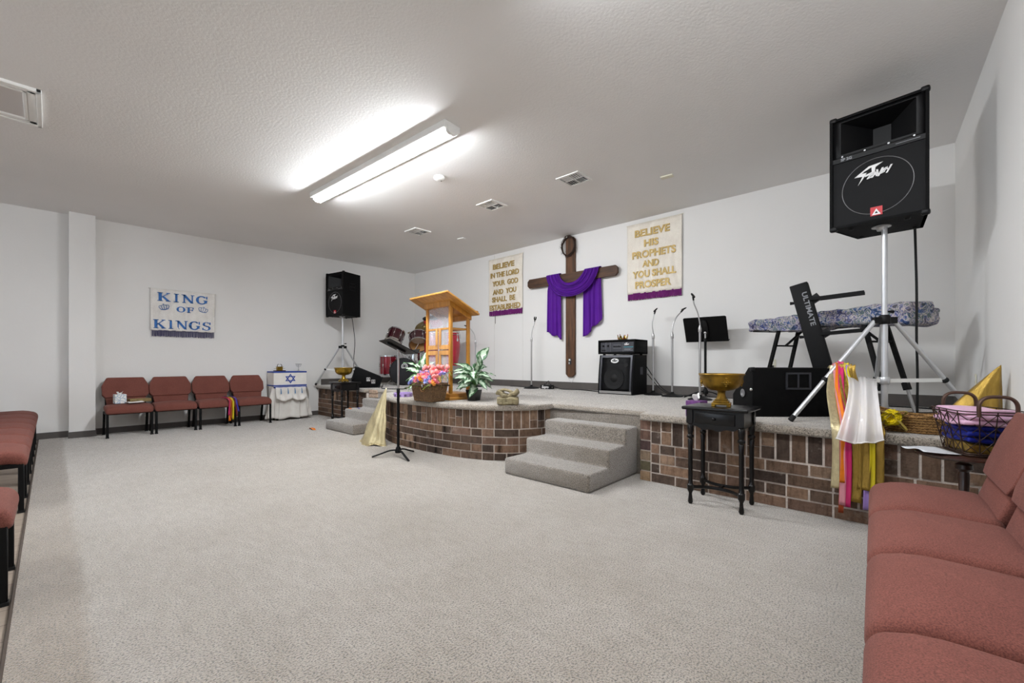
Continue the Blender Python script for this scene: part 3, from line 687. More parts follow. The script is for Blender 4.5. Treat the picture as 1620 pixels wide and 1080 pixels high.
# purple cloth: swag over the beam with two hanging tails
t = thing('purple_drape', 'purple cloth draped over the arms of the wooden cross', 'cloth', (BX-.002, 3.937, .775))
def tail(y0, y1, z1l, z1r, ztop, seed):
    def fn(u, v):
        y = lerp(y0, y1, u)+.014*math.sin(u*9+seed)*v+.02*(1-v)*(u-.5); zb = lerp(z1l, z1r, u)+.018*math.sin(u*11+seed)
        k = min(1, v*4); x = lerp(-.022, -.058, k)
        return V(x-.013*k*math.sin(u*20+seed+v*1.3)-.007*math.sin(u*41+seed)*k, y-3.937, lerp(ztop, zb, v)-.775)
    MB().grid(fn, 48, 30).build('tail', 'purple', t, solid=.003)
tail(4.38, 4.09, 1.51, 1.40, 2.45, .4); tail(3.67, 3.36, 1.40, 1.66, 2.46, 2.1)
def swag(u, v):          # v = 0 outermost strand, hanging lowest; each strand runs over the beam, sags and climbs again
    ya, yb = lerp(4.37, 4.11, v), lerp(3.36, 3.63, v); k = (4*u*(1-u)); s = lerp(.40, .19, v)+.012*math.sin(v*25)
    e = .055; pl = .012*math.sin(v*34)+.008*math.sin(v*61+1)
    if u < e or u > 1-e:                              # wrapped over the top of the beam
        q = u/e if u < e else (1-u)/e
        x = lerp(-.030, -.094, q); z = 2.458+.014*math.sin(PI*q); y = ya if u < e else yb
        return V(x-abs(pl)*.4*q, y-3.937, z-.775)
    w_ = (u-e)/(1-2*e); k = (4*w_*(1-w_))**.75
    y = lerp(ya, yb, w_)+.05*math.sin(2*PI*w_)*(1-v)
    return V(-.098-.028*k*(1-.4*v)-abs(pl)*1.5, y-3.937, 2.456-s*k-.775+pl*.5*k)
MB().grid(swag, 72, 44).build('swag', 'purple', t, solid=.003)

# ================================================================== LOUDSPEAKERS
def bolt_logo(b, mtx, w_, th=.004):
    """slanted lightning lettering, drawn as flat raised polygons; unit frame 1 wide"""
    def P(pts):
        A = [mtx @ Vector((x*w_, y*w_, 0)) for x, y in pts]; B = [mtx @ Vector((x*w_, y*w_, th)) for x, y in pts]
        va = [b.v(p) for p in A]; vb = [b.v(p) for p in B]; b.f(vb); b.f(va[::-1]); n = len(pts)
        for k in range(n): b.f([va[k], va[(k+1) % n], vb[(k+1) % n], vb[k]])
    P([(-.40, -.28), (-.27, .00), (-.50, .02), (-.10, .30), (.28, .34), (-.03, .25), (-.12, .20), (-.22, .16), (-.30, .10), (-.16, .10), (-.24, -.06)])   # P: stem with long top stroke
    P([(.28, .34), (-.03, .25), (-.02, .08), (-.22, .02), (-.20, -.04), (.06, .04), (.08, .22)])
    def stroke(x0, y0, x1, y1, t=.026): P([(x0-t, y0), (x0+t, y0), (x1+t, y1), (x1-t, y1)])
    def bar_(x0, x1, y, sh=.0, t=.022): P([(x0, y-t+sh*0), (x1, y-t+.03), (x1+.02, y+t+.03), (x0+.02, y+t)])
    s = .36
    stroke(-.14, -.13, -.04, .02); bar_(-.13, -.03, -.11); bar_(-.10, 0, -.04); bar_(-.07, .05, .01)                                    # E
    stroke(-.02, -.12, .10, .06); stroke(.11, -.10, .10, .06); bar_(.03, .09, -.05, t=.015)                                             # A
    stroke(.14, -.06, .12, .12); stroke(.15, -.12, .27, .14)                                                                            # V
    stroke(.22, -.06, .30, .10); bar_(.22, .32, -.04); bar_(.26, .35, .02); bar_(.29, .38, .08)                                         # E
    stroke(.36, .12, .40, .03); stroke(.37, -.08, .50, .17)                                                                             # Y
def speaker(label, loc, rz):
    t = thing('loudspeaker', label, 'loudspeaker', loc, rz)
    W, Rw, D, H = .263, .185, .43, .80; th = .018; y0, y1 = -D/2, D/2
    b = MB()
    for s in (-1, 1): b.hexa([V(s*W, y0, 0), V(s*(W-th), y0, 0), V(s*(Rw-th), y1, 0), V(s*Rw, y1, 0), V(s*W, y0, H), V(s*(W-th), y0, H), V(s*(Rw-th), y1, H), V(s*Rw, y1, H)])
    for z in (0, H-th): b.hexa([V(-W+.001, y0, z), V(W-.001, y0, z), V(Rw-.001, y1, z), V(-Rw+.001, y1, z), V(-W+.001, y0, z+th), V(W-.001, y0, z+th), V(Rw-.001, y1, z+th), V(-Rw+.001, y1, z+th)])
    b.b(-Rw+.002, Rw-.002, y1-th, y1-.001, .002, H-.002); b.b(-.22, .22, y0+.2, y0+.21, .004, H-.004)
    b.build('cabinet', 'vinyl', t)
    b = MB().b(-W+th, W-th, y0+.012, y0+.03, th, .475); g = b.build('grille', 'grille', t)
    b = MB(); b.tube([V(.19*math.cos(a), y0+.010, .25+.19*math.sin(a)) for a in [2*PI*k/56 for k in range(56)]], .0022, 6, closed=True); plabel(b.build('woofer_rim', 'ring', g), 'thin grey ring behind the grille')
    # horn flare with its rim and the strip under it
    b = MB(); o = [(-W+th, .505), (W-th, .505), (W-th, H-th), (-W+th, H-th)]; i = [(-.05, .60), (.05, .60), (.05, .72), (-.05, .72)]
    m_ = [(-.20, .535), (.20, .535), (.20, .765), (-.20, .765)]
    rings = [(o, y0+.014), (m_, y0+.016), (i, y0+.19)]
    vs = [[b.v((x, y, z)) for x, z in q] for q, y in rings]
    for A, B in zip(vs, vs[1:]):
        for k in range(4): b.f([A[k], A[(k+1) % 4], B[(k+1) % 4], B[k]])
    b.f(vs[-1]); b.build('horn', 'black_plastic', t, solid=.003)
    b = MB().b(-W+th, W-th, y0+.004, y0+.016, .476, .508); st = b.build('badge_strip', 'black_plastic', t)
    me = text_mesh('SP 2G', .026, plane_mtx((-.165, y0+.003, .492), (1, 0, 0), (0, 0, 1)), '', '', depth=.001, bold=.001); join_meshes([me], 'lettering', 'grey_decal', st)
    MB().b(.10, .22, y0+.002, y0+.005, .492, .495).build('trim_line', 'grey_decal', st)
    for k in range(4): MB().lathe([(.006, 0), (.006, .004)], 10, (-.19+.127*k, y0+.012, .517), (0, -1, 0)).build('screw', 'chrome', st)
    b = MB(); bolt_logo(b, plane_mtx((-.02, y0+.010, .335), (1, 0, 0), (0, 0, 1)), .20); plabel(b.build('logo', 'white_paint', g), 'slanted white lightning-style lettering')
    st = MB().b(-.032, .032, y0+.008, y0+.012, .045, .105).build('sticker', 'red_decal', g)
    b = MB().prism([(-.024, .05), (.024, .05), (0, .092)], lambda u, v, q: V(u, q, v), y0+.0065, y0+.009); plabel(b.build('triangle_mark', 'white_paint', st), 'white triangle on the red sticker')
    MB().prism([(-.009, .059), (.009, .059), (0, .074)], lambda u, v, q: V(u, q, v), y0+.0055, y0+.007).build('triangle_mark', 'black_plastic', st)
    for sx in (-1, 1):
        for z in (0, H):
            b = MB().rbox((sx*(W-.020), y0+.019, z+(.004 if z == 0 else -.004)), (.046, .042, .036), .012, 3, 2); b.build('corner_cap', 'black_plastic', t)
    for s in (-1, 1):                                        # recessed carrying handles in the raked sides
        xs = lambda y: s*(W+(Rw-W)*(y-y0)/D+.002)
        b = MB()
        for (ya, yb, za, zb) in ((-.075, .075, .475, .49), (-.075, .075, .60, .615), (-.075, -.06, .475, .615), (.06, .075, .475, .615), (-.06, .06, .54, .556)):
            b.hexa([V(xs(ya)-s*.006, ya, za), V(xs(ya)+s*.006, ya, za), V(xs(yb)+s*.006, yb, za), V(xs(yb)-s*.006, yb, za), V(xs(ya)-s*.006, ya, zb), V(xs(ya)+s*.006, ya, zb), V(xs(yb)+s*.006, yb, zb), V(xs(yb)-s*.006, yb, zb)])
        b.build('handle', 'grille', t)
    MB().lathe([(.055, .0), (.055, -.006), (.03, -.01), (.024, -.03)], 24, (0, -.05, 0)).build('pole_cup', 'steel', t)
    for sx in (-1, 1):
        for y in (-.15, .15): MB().lathe([(.016, 0), (.014, -.012)], 12, (sx*.15, y, 0)).build('foot', 'rubber', t)
    return t
def spk_stand(label, x, y, hub, top_, feet, rad, m='alu'):
    t = thing('speaker_stand', label, 'speaker stand', (x, y, PZ))
    MB().cyl((0, 0, .09), (0, 0, hub-PZ+.03), .0195, n=20).build('pole', m, t)
    MB().cyl((0, 0, hub-PZ-.1), (0, 0, top_-PZ), .0165, n=20).build('inner_pole', m, t)
    b = MB().lathe([(.03, -.035), (.034, -.03), (.034, .02), (.028, .03)], 20, (0, 0, hub-PZ))
    for a in feet: b.bar((0, 0, hub-PZ-.008), (.075*math.cos(R(a)), .075*math.sin(R(a)), hub-PZ-.008), .034, .045)
    b.build('hub', 'black_plastic', t)
    MB().lathe([(.027, -.025), (.03, -.02), (.03, .02), (.027, .025)], 18, (0, 0, .30)).build('collar', 'alu', t)
    MB().tube([(.02, -.02, hub-PZ+.055), (.05, -.045, hub-PZ+.055)], [.006, .011], 10).build('knob', 'black_plastic', t)
    for a in feet:
        c, s = math.cos(R(a)), math.sin(R(a)); p0, p1 = V(.065*c, .065*s, hub-PZ-.015), V(rad*c, rad*s, .028)
        l = MB().cyl(p0, p1, .0155, n=16).build('leg', m, t)
        d = (p1-p0).normalized(); MB().cyl(p1-d*.02, p1+d*.022, .0175, .019, 14).build('rubber_foot', 'rubber', l)
        q = p0.lerp(p1, .60); MB().ball(q, (.022, .022, .022), 12, 8).build('pivot', 'rubber', l)
        MB().bar((.02*c, .02*s, .30), q, .006, .026).build('brace', 'white_plastic', t)
    return t
spk_stand('silver tripod speaker stand in the right stage corner, draped with ribbons', 4.0, .085, 1.31, 1.99, (127.5, 8, -52), .62)
speaker('large black loudspeaker on tripod, upper right, beside the right wall', (4.05, .095, 1.972), R(-98))
spk_stand('silver tripod speaker stand behind the small table at the left wall', 3.735, 7.775, 1.31, 1.89, (127, 7, -113), .53)
speaker('black loudspeaker on tripod in the back left corner by the left wall', (3.775, 7.785, 1.876), R(-80))
def cable(label, pts, r=.0045, m='rubber', name='cable', n=8):
    return tag(MB().tube(bez(pts, n), r, 7).build(name, m), label, 'cable')
cable('black cable hanging from the upper right loudspeaker to the stage floor', [(4.22, -.075, 1.975), (4.27, -.08, 1.8), (4.26, -.085, 1.5), (4.29, -.085, 1.2), (4.30, -.09, .9), (4.33, -.09, .62), (4.42, -.10, .581), (4.75, .0, .581), (5.0, .25, .581)], .008)
cable('grey cable hanging from the left corner loudspeaker', [(3.93, 7.80, 1.88), (3.96, 7.80, 1.7), (4.0, 7.82, 1.4), (3.98, 7.82, 1.1), (3.98, 7.82, .8), (3.98, 7.8, .584), (4.2, 7.6, .581)], .006)
cable('black cables looped on the stage floor in the back right corner', [(5.3, .9, .582), (5.1, .5, .582), (4.9, .1, .582), (5.0, -.2, .582), (5.4, -.25, .582), (5.5, .1, .582), (5.2, .25, .589), (4.8, .05, .589), (4.7, -.2, .582), (5.2, -.3, .589), (5.55, -.2, .582)], .006)
cable('black cables trailing from the bass amplifier to the silver microphone stands', [(5.55, 2.58, .95), (5.5, 2.45, .8), (5.5, 2.33, .66), (5.5, 2.2, .60), (5.48, 2.0, .583), (5.5, 1.7, .583), (5.45, 1.3, .583)], .006)
cable('black cable hanging behind the bass amplifier', [(5.58, 2.58, .85), (5.57, 2.48, .74), (5.57, 2.36, .63), (5.56, 2.2, .583), (5.6, 1.9, .583)], .005)
cable('black cable along the back wall between pedal and amplifier', [(5.53, 4.16, .62), (5.54, 4.0, .583), (5.58, 3.7, .583), (5.5, 3.45, .583), (5.42, 3.2, .583), (5.40, 3.14, .62)], .006)
cable('black cable looping from pedal toward the left microphone stand', [(5.52, 4.24, .63), (5.55, 4.27, .70), (5.56, 4.32, .68), (5.57, 4.4, .60), (5.52, 4.55, .584), (5.6, 4.8, .583), (5.62, 5.2, .583)], .005)
cable('thin grey cable lying on the stage before the drum kit', [(3.86, 6.55, .64), (3.82, 6.5, .6), (3.7, 6.3, .582), (3.75, 6.0, .582), (3.9, 5.9, .582), (4.0, 6.1, .582), (4.3, 6.3, .582)], .006)

def wedge(label, loc, rz, L, prof, m='vinyl'):
    """floor monitor: profile (depth t, height z) extruded along local x; grille on the sloped side"""
    t = thing('stage_monitor', label, 'monitor speaker', loc, rz)
    b = MB().prism(prof, lambda u, v, q: V(q, u, v), -L/2, L/2); b.bevel(.006, 2); b.build('cabinet', m, t)
    # sloped face = between prof[2] and prof[3]
    (ta, za), (tb, zb) = prof[2], prof[3]; d = V(0, tb-ta, zb-za); n = V(0, -(zb-za), (tb-ta)); n = n.normalized()
    p = lambda u, k: V(u, ta, za)+d*k+n*.004
    b = MB(); b.hexa([p(-L/2+.03, .06)-n*.004, p(L/2-.03, .06)-n*.004, p(L/2-.03, .94)-n*.004, p(-L/2+.03, .94)-n*.004, p(-L/2+.03, .06)+n*.006, p(L/2-.03, .06)+n*.006, p(L/2-.03, .94)+n*.006, p(-L/2+.03, .94)+n*.006]); b.build('grille', 'grille', t)
    return t
# big wedge: we look at its rear; slope faces the back wall
t = wedge('big black floor monitor behind the tripod leg and antique gold bowl', (3.985, .605, PZ), R(-47.5), .70, [(0, 0), (0, .385), (.06, .39), (.30, .16), (.30, 0)])
b = MB()
for (x0, x1, z0, z1) in ((-.09, .11, .335, .35), (-.09, .11, .215, .23), (-.09, -.075, .215, .35), (.095, .11, .215, .35), (.003, .015, .23, .335)): b.b(x0, x1, -.008, .006, z0, z1)
b.build('handle', 'amp_panel', t)
MB().lathe([(.030, 0), (.034, .006), (.022, .008), (.014, .003)], 20, (-.352, .13, .18), (-1, 0, 0)).build('port_ring', 'ring', t)
MB().ball((-.353, .012, .215), (.012, .012, .014), 10, 6).build('corner_knob', 'chrome', t)
for s in (-1, 1):
    for z in (.02, .375): MB().rbox((s*.34, .015, z), (.035, .04, .035), .01, 3, 1).build('corner_cap', 'black_plastic', t)
# left wedge: end panel with jack plates toward the camera
t = wedge('black wedge floor monitor on the stage behind the left brass bowl', (3.80, 6.98, PZ), R(-118), .58, [(-.24, 0), (-.255, .16), (-.19, .36), (.25, .17), (.20, 0)])
for k, (u, v, m) in enumerate(((.02, .145, 'chrome'), (.10, .105, 'steel'))):
    b = MB().b(.288, .295, u-.035, u+.03, v-.035, v+.035); b.bevel(.003, 1); pl = b.build('jack_plate', m, t)
    for q in range(2): MB().lathe([(.009, 0), (.009, .01)], 12, (.294, u-.016+.03*q, v+.01), (1, 0, 0)).build('jack', 'black_plastic', pl)
for (u, v) in ((-.24, .16), (-.19, .35), (.24, .17), (-.22, .012), (.19, .012)): MB().rbox((.288, u, v), (.03, .035, .035), .01, 3, 1).build('corner_cap', 'black_plastic', t)

# ================================================================== MICROPHONE AND MUSIC STANDS
def mic_stand(label, x, y, collar, path, cliprot, base_r=.13):
    t = thing('microphone_stand', label, 'microphone stand', (x, y, PZ), 0, 'microphone stands on the stage')
    MB().lathe([(base_r, 0), (base_r, .010), (base_r*.8, .020), (.04, .034), (.022, .045), (.018, .06)], 32).build('base', 'black_metal', t)
    MB().cyl((0, 0, .04), (0, 0, collar), .0125, n=14).build('tube', 'steel', t)
    MB().lathe([(.016, -.03), (.018, -.025), (.018, .018), (.013, .03), (.011, .045)], 16, (0, 0, collar)).build('clutch', 'steel', t)
    pts = bez([(0, 0, collar)]+path, 8); MB().tube(pts, .0072, 10).build('gooseneck', 'steel', t)
    e = pts[-1]; d = (pts[-1]-pts[-3]).normalized(); a = V(math.cos(cliprot), math.sin(cliprot), 0)
    b = MB().cyl(e-d*.01, e+d*.035, .0095, .011, 12)
    c = e+d*.05; ax = (d+a*.6).normalized(); n = frame_of(ax)[0]
    for s in (-1, 1): b.tube([c-ax*.035+n*.006*s, c-ax*.012+n*.013*s, c+ax*.012+n*.014*s, c+ax*.028+n*.010*s], [.007, .011, .011, .007], 8, flat=.8)
    b.ball(c-ax*.02, (.014, .014, .014), 10, 6)
    b.build('mic_clip', 'black_plastic', t); return t
rt = lambda a, k=1.0: (.6762*a*k, -.7367*a*k)         # sideways across the camera's view
mic_stand('silver microphone stand left of the wooden cross', 5.45, 4.56, .815, [(0, 0, .86), (*rt(.01), .96), (*rt(.045), 1.07), (*rt(.055), 1.125)], 3.8)
mic_stand('silver microphone stand nearest the bass amplifier', 5.43, 2.43, .775, [(0, 0, .82), (*rt(-.012), .92), (*rt(-.006), 1.0), (*rt(.018), 1.085)], 5.4, .12)
mic_stand('silver microphone stand, middle of the three by the music desk, bent right', 5.33, 2.135, .765, [(0, 0, .81), (*rt(.01), .90), (*rt(.05), 1.0), (*rt(.115), 1.075)], 5.6)
mic_stand('silver microphone stand in front of the black music desk, tallest', 5.06, 1.705, .81, [(0, 0, .87), (*rt(-.025), 1.0), (*rt(-.065), 1.10), (*rt(-.075), 1.155)], 2.0)
t = mic_stand('silver microphone stand behind the lectern with its clip turned left', 5.15, 5.62, .80, [(0, 0, .85), (*rt(-.02), .94), (*rt(-.08), 1.03), (*rt(-.13), 1.065)], 2.4)
def music_stand(label, loc, rz, pole_h, desk_c, tilt, base, pole_lo, mlow='black_metal', mup='steel', thick=.0):
    """desk_c: height of desk pivot; tilt from horizontal; local +x is the downhill side of the desk"""
    t = thing('music_stand', label, 'music stand', loc, rz)
    for a in base:
        c, s = math.cos(R(a)), math.sin(R(a))
        MB().tube(bez([(.012*c, .012*s, .075), (.09*c, .09*s, .068), (.19*c, .19*s, .034), (.27*c, .27*s, .008)], 6), .0135, 8, flat=.6).build('leg', 'black_metal', t)
    MB().lathe([(.032, .045), (.034, .06), (.026, .095), (.018, .11)], 18).build('hub', 'black_metal', t)
    MB().cyl((0, 0, .05), (0, 0, pole_lo), .0145, n=16).build('lower_tube', mlow, t)
    MB().lathe([(.016, -.02), (.018, -.015), (.018, .02), (.014, .03)], 14, (0, 0, pole_lo)).build('clutch', 'black_plastic', t)
    MB().cyl((0, 0, pole_lo-.05), (0, 0, desk_c-.03), .0105, n=14).build('upper_tube', mup, t)
    MB().ball((0, 0, desk_c-.03), (.018, .022, .022), 12, 8).build('tilt_knob', 'steel', t)
    ct, st = math.cos(tilt), math.sin(tilt)
    q = lambda a, y, n: V(a*ct+n*st, y, desk_c-a*st+n*ct)      # a runs downhill
    b = MB(); b.prism([(-.17, -.235), (-.17, .235), (-.16, .25), (.15, .25), (.15, -.25), (-.16, -.25)], lambda u, v, k: q(u, v, k), .0, .006); b.bevel(.002, 1); d = b.build('desk', 'black_metal', t)
    b = MB(); b.hexa([q(.148, -.25, .0), q(.154, -.25, .0), q(.154, .25, .0), q(.148, .25, .0), q(.148, -.25, .052), q(.154, -.25, .052), q(.154, .25, .052), q(.148, .25, .052)]); b.build('lip', 'black_metal', d)
    b = MB().prism([(-.13, -.02), (-.10, -.035), (.05, -.04), (.09, -.02), (.09, .02), (.05, .04), (-.10, .035), (-.13, .02)], lambda u, v, k: q(u, v, k), -.022, -.001); b.bevel(.005, 2); b.build('bracket', 'black_plastic', d)
    return t
music_stand('black and silver music stand on the carpet in front of the curved brick', (2.505, 3.945, 0), R(-18), 1, 1.165, R(27), (38, 158, 278), .70)
t = music_stand('black music stand with upright desk near the back wall', (5.46, 1.775, PZ), R(2), 1, .83, R(66), (15, 135, 255), .70, 'black_metal', 'steel')

# ================================================================== LECTERN
LR = R(-4)
t = thing('lectern', 'oak lectern with slanted top and clear front panel bearing a cross', 'lectern', (3.10, 3.80, PZ), LR)
WL, DL = .48, .25
b = MB().b(-.05, DL+.05, -.05, WL+.05, 0, .035); b.bevel(.006, 2); p = b.build('plinth', 'oakp', t)
b = MB().b(-.03, DL+.03, -.03, WL+.03, .035, .075); b.bevel(.005, 2); b.build('plinth_step', 'oakp', p)
zt = lambda x: 1.125-.49*x            # underside of the slanted top
for (x, y) in ((0, 0), (DL, 0), (0, WL), (DL, WL)):
    b = MB(); h = .018; x0, x1 = x-h, x+h
    b.hexa([V(x0, y-h, .075), V(x1, y-h, .075), V(x1, y+h, .075), V(x0, y+h, .075), V(x0, y-h, zt(x0)-.0), V(x1, y-h, zt(x1)), V(x1, y+h, zt(x1)), V(x0, y+h, zt(x0))]); b.bevel(.003, 1); b.build('post', 'oak', t)
def slab_(b, x0, x1, y0, y1, lo, hi): b.hexa([V(x0, y0, zt(x0)+lo), V(x1, y0, zt(x1)+lo), V(x1, y1, zt(x1)+lo), V(x0, y1, zt(x0)+lo), V(x0, y0, zt(x0)+hi), V(x1, y0, zt(x1)+hi), V(x1, y1, zt(x1)+hi), V(x0, y1, zt(x0)+hi)])
b = MB(); slab_(b, -.03, -.012, -.03, WL+.03, -.055, -.0); slab_(b, DL+.012, DL+.03, -.03, WL+.03, -.055, 0); slab_(b, -.012, DL+.012, -.03, -.012, -.055, 0); slab_(b, -.012, DL+.012, WL+.012, WL+.03, -.055, 0); b.build('apron', 'oak', t)
b = MB(); slab_(b, -.155, .295, -.165, WL+.175, 0.0, .022); b.bevel(.005, 2); b.build('slanted_top', 'oakp', t)
b = MB(); slab_(b, .275, .295, -.14, WL+.15, .022, .045); b.build('book_ledge', 'oak', t)
b = MB().b(.0, DL, .018, WL-.018, .815, .835); b.build('shelf', 'oakp', t)
b = MB().b(.002, .008, .018, WL-.018, .08, 1.10); pn = b.build('clear_panel', 'acrylic', t)
b = MB(); yc = .245
for s in (-1, 1):
    b.b(-.008, .002, yc+s*.034-.020, yc+s*.034+.020, .62, .835).b(-.008, .002, yc+s*.034-.020, yc+s*.034+.020, .10, .53)
    b.b(-.008, .002, yc+s*.016, yc+s*(.225), .585, .635).b(-.008, .002, yc+s*.016, yc+s*.225, .52, .57)
b.build('inlaid_cross', 'acrylic_oak', pn)
# ================================================================== THINGS ON THE CURVED STAGE FRONT
def leaf(b, base, d, up, L, W, droop, cols, fold=.25):
    d = Vector(d).normalized(); up = Vector(up); sd = d.cross(up).normalized(); up = sd.cross(d).normalized(); base = Vector(base)
    def fn(u, v):
        w_ = math.sin(PI*min(.995, u**.75))*W*.5*(1-.15*u); y = (v-.5)*2
        return base+d*(L*u)+sd*(w_*y)+up*(abs(y)*w_*fold-droop*L*u*u+.008*math.sin(u*14)*y)
    ph = random.uniform(0, 6)
    def cl(u, v):
        y = abs(v-.5)*2; r = random.random(); e = .52+.16*math.sin(u*21+ph+(v > .5)*2)-.25*max(0, u-.6)
        k = 1 if (y < e and .05 < u < .92 and y > .04 and r > .04) else 0
        c = cols[k]; f = random.uniform(.92, 1.06); return tuple(min(1, x*f) for x in c[:3])+(1,)
    b.grid(fn, 13, 12, cl)
def plant(t, n, spread, h0, h1, Ls, cols, dirs=None, centre=(0, 0)):
    b = MB().use_col(); s = MB()
    for k in range(n):
        if dirs: a, el, hh, L = dirs[k]
        else: a = k*2.4+random.uniform(-.3, .3); el = random.uniform(-.25, .75); hh = random.uniform(h0, h1); L = random.uniform(*Ls)
        rr = spread*(.25+.55*random.random()); p = V(centre[0]+rr*math.cos(a), centre[1]+rr*math.sin(a), hh)
        s.tube(bez([(centre[0], centre[1], h0*.55), (centre[0]+rr*.4*math.cos(a), centre[1]+rr*.4*math.sin(a), hh*.8), p], 5), .004, 6)
        leaf(b, p, V(math.cos(a)*math.cos(el), math.sin(a)*math.cos(el), math.sin(el)), V(random.uniform(-.8, .4)-.35, random.uniform(-.8, .4)-.35, .75), L*1.15, L*.68, random.uniform(.45, .9), cols)
    b.build('foliage', 'leaf', t, solid=.0012, ang=80); s.build('stem', 'stem', t)
VAR = [lin('#37613a'), lin('#b6c9b0')]
t = thing('potted_plant', 'variegated leafy plant in a black pot right of the lectern', 'plant', (3.235, 3.555, PZ), .2)
b = MB(); k0, k1 = .05, .068; b.hexa([V(-k0, -k0, 0), V(k0, -k0, 0), V(k0, k0, 0), V(-k0, k0, 0), V(-k1, -k1, .125), V(k1, -k1, .125), V(k1, k1, .125), V(-k1, k1, .125)]); b.bevel(.005, 2); b.build('pot', 'pot_black', t)
sa = -47*PI/180
dirs = [(sa, 1.15, .44, .19)]
for k in range(34):
    a_ = k*2.39996; ring = k/34
    dirs.append((a_, .9-1.15*ring+random.uniform(-.2, .2), .37-.17*ring+random.uniform(-.03, .03), random.uniform(.11, .165)))
plant(t, len(dirs), .10, .14, .3, (.14, .2), VAR, dirs)
t = thing('potted_plant', 'pale variegated ivy in a white pot behind the flower basket', 'plant', (3.30, 4.64, PZ), 0)
MB().lathe([(.06, 0), (.075, .15), (.08, .155), (.07, .158), (.0, .14)], 24).build('pot', 'pot_white', t)
dirs = [(2.2, .5, .32, .16), (2.3, .0, .26, .16), (2.5, -.3, .2, .17), (1.8, .8, .36, .14), (-2.6, .3, .25, .15), (-2.9, -.2, .2, .16), (3.1, .6, .3, .14), (-2.2, .9, .36, .15), (-1.6, .6, .36, .14), (2.7, .9, .36, .14), (.4, .4, .3, .14), (1.2, .2, .25, .14), (-1.0, .3, .28, .14), (-2.4, -.1, .2, .15)]
plant(t, len(dirs), .08, .14, .3, (.13, .17), [lin('#4f7f48'), lin('#d6e4cf')], dirs)
t = thing('flower_basket', 'square brown wicker basket holding silk flowers, in front of lectern', 'basket', (2.875, 3.90, PZ), R(-2))
a0, b0, a1, b1, hh = .085, .165, .11, .20, .205
b = MB()
def bk(u, v):
    q = u*4; i = int(q) % 4; f = q-int(q); cs = [(-1, -1), (1, -1), (1, 1), (-1, 1)]; p, r = cs[i], cs[(i+1) % 4]
    x, y = lerp(p[0], r[0], f), lerp(p[1], r[1], f); A, B = lerp(a0, a1, v), lerp(b0, b1, v)
    return V(x*A, y*B, v*hh)
b.grid(bk, 48, 14, close=True); b.build('woven_side', 'basket', t, solid=.008)
MB().b(-a0, a0, -b0, b0, 0, .012).build('base', 'basket', t)
b = MB().tube([V(x*(a1+.003), y*(b1+.003), hh-.028) for x, y in ((-1, -1), (1, -1), (1, 1), (-1, 1))], .024, 8, closed=True, flat=.35); b.build('rim', mat('dark_wicker_rim', '#4b3a26', .7, bump=.5), t)
h_ = MB().tube([V(-a1-.012, -.05+.04*math.sin(k), hh-.05+.045*math.cos(k)) for k in [2*PI*i/24 for i in range(24)]], .007, 8, closed=True).build('ring_handle', mat('bent_cane', '#7a5228', .6), t)
MB().ball((-a1-.016, -.05, hh-.03), (.01, .014, .02), 10, 8).build('toggle', 'steel', h_)
MB().b(-a1+.02, a1-.02, -b1+.02, b1-.02, .10, .165).build('filler', 'green', t)
def petals(b, c, n, r, cup, wd, ax=(0, 0, 1)):
    a, d = frame_of(ax); ax = Vector(ax).normalized(); c = Vector(c)
    for k in range(n):
        t_ = 2*PI*k/n; o = a*math.cos(t_)+d*math.sin(t_); s = a*-math.sin(t_)+d*math.cos(t_)
        b.grid(lambda u, v: c+o*(r*math.sin(u*1.4)*(1-.25*cup))+ax*(r*cup*u*u*1.2)+s*((v-.5)*wd*math.sin(PI*min(.97, .12+u*.8))), 5, 4)
FL = {}
def flower(kind, x, y, z, tx, ty, sc):
    name, pet, mk, cl, lab = kind
    label = lab+' in the brown wicker basket'
    if lab not in FL:
        t = thing(name, label, 'flower', (0, 0, 0), 0, pet+'s in the wicker basket')
        MB().cyl((0, 0, -.075), (0, 0, 0), .0025, n=6).build('stem', 'green', t)
        b = MB()
        if cl == 'tulip':
            for k in range(6):
                a = k*PI/3; b.grid(lambda u, v, a=a: V((.021*math.sin(PI*min(.93, .1+.8*u))+.002*(k % 2))*math.cos(a+(v-.5)*1.25), (.021*math.sin(PI*min(.93, .1+.8*u))+.002*(k % 2))*math.sin(a+(v-.5)*1.25), .055*u), 6, 4)
        elif cl == 'open': petals(b, (0, 0, 0), 7, .036, .55, .030); petals(b, (0, 0, .006), 5, .022, .9, .02)
        else:
            for k in range(9): petals(b, (random.uniform(-.018, .018), random.uniform(-.018, .018), random.uniform(-.006, .022)), 5, .015, .5, .013, (random.uniform(-.6, .6), random.uniform(-.6, .6), 1))
        b.build('petals', mk, t, solid=.001)
        if cl == 'open': MB().ball((0, 0, .012), (.008, .008, .007), 8, 6).build('centre', 'yellow', t)
        FL[lab] = t
    else: t = dup(FL[lab], (0, 0, 0), 0, label)
    t.location = (x, y, z); t.rotation_euler = (tx, ty, random.uniform(0, 6)); t.scale = (sc, sc, sc)
K = [('silk_tulip', 'pink tulip', 'coral', 'tulip', 'coral pink silk tulip'), ('silk_blossom', 'orange blossom', 'orange', 'open', 'orange silk blossom'), ('silk_blossom', 'lavender blossom', 'lavender', 'cluster', 'lavender blue silk blossom cluster'), ('silk_blossom', 'lilac blossom', 'lilac', 'cluster', 'lilac purple silk blossom cluster'), ('silk_blossom', 'pink blossom', 'pink', 'open', 'rose pink silk blossom')]
bx, by, bz = 2.875, 3.90, PZ+.205
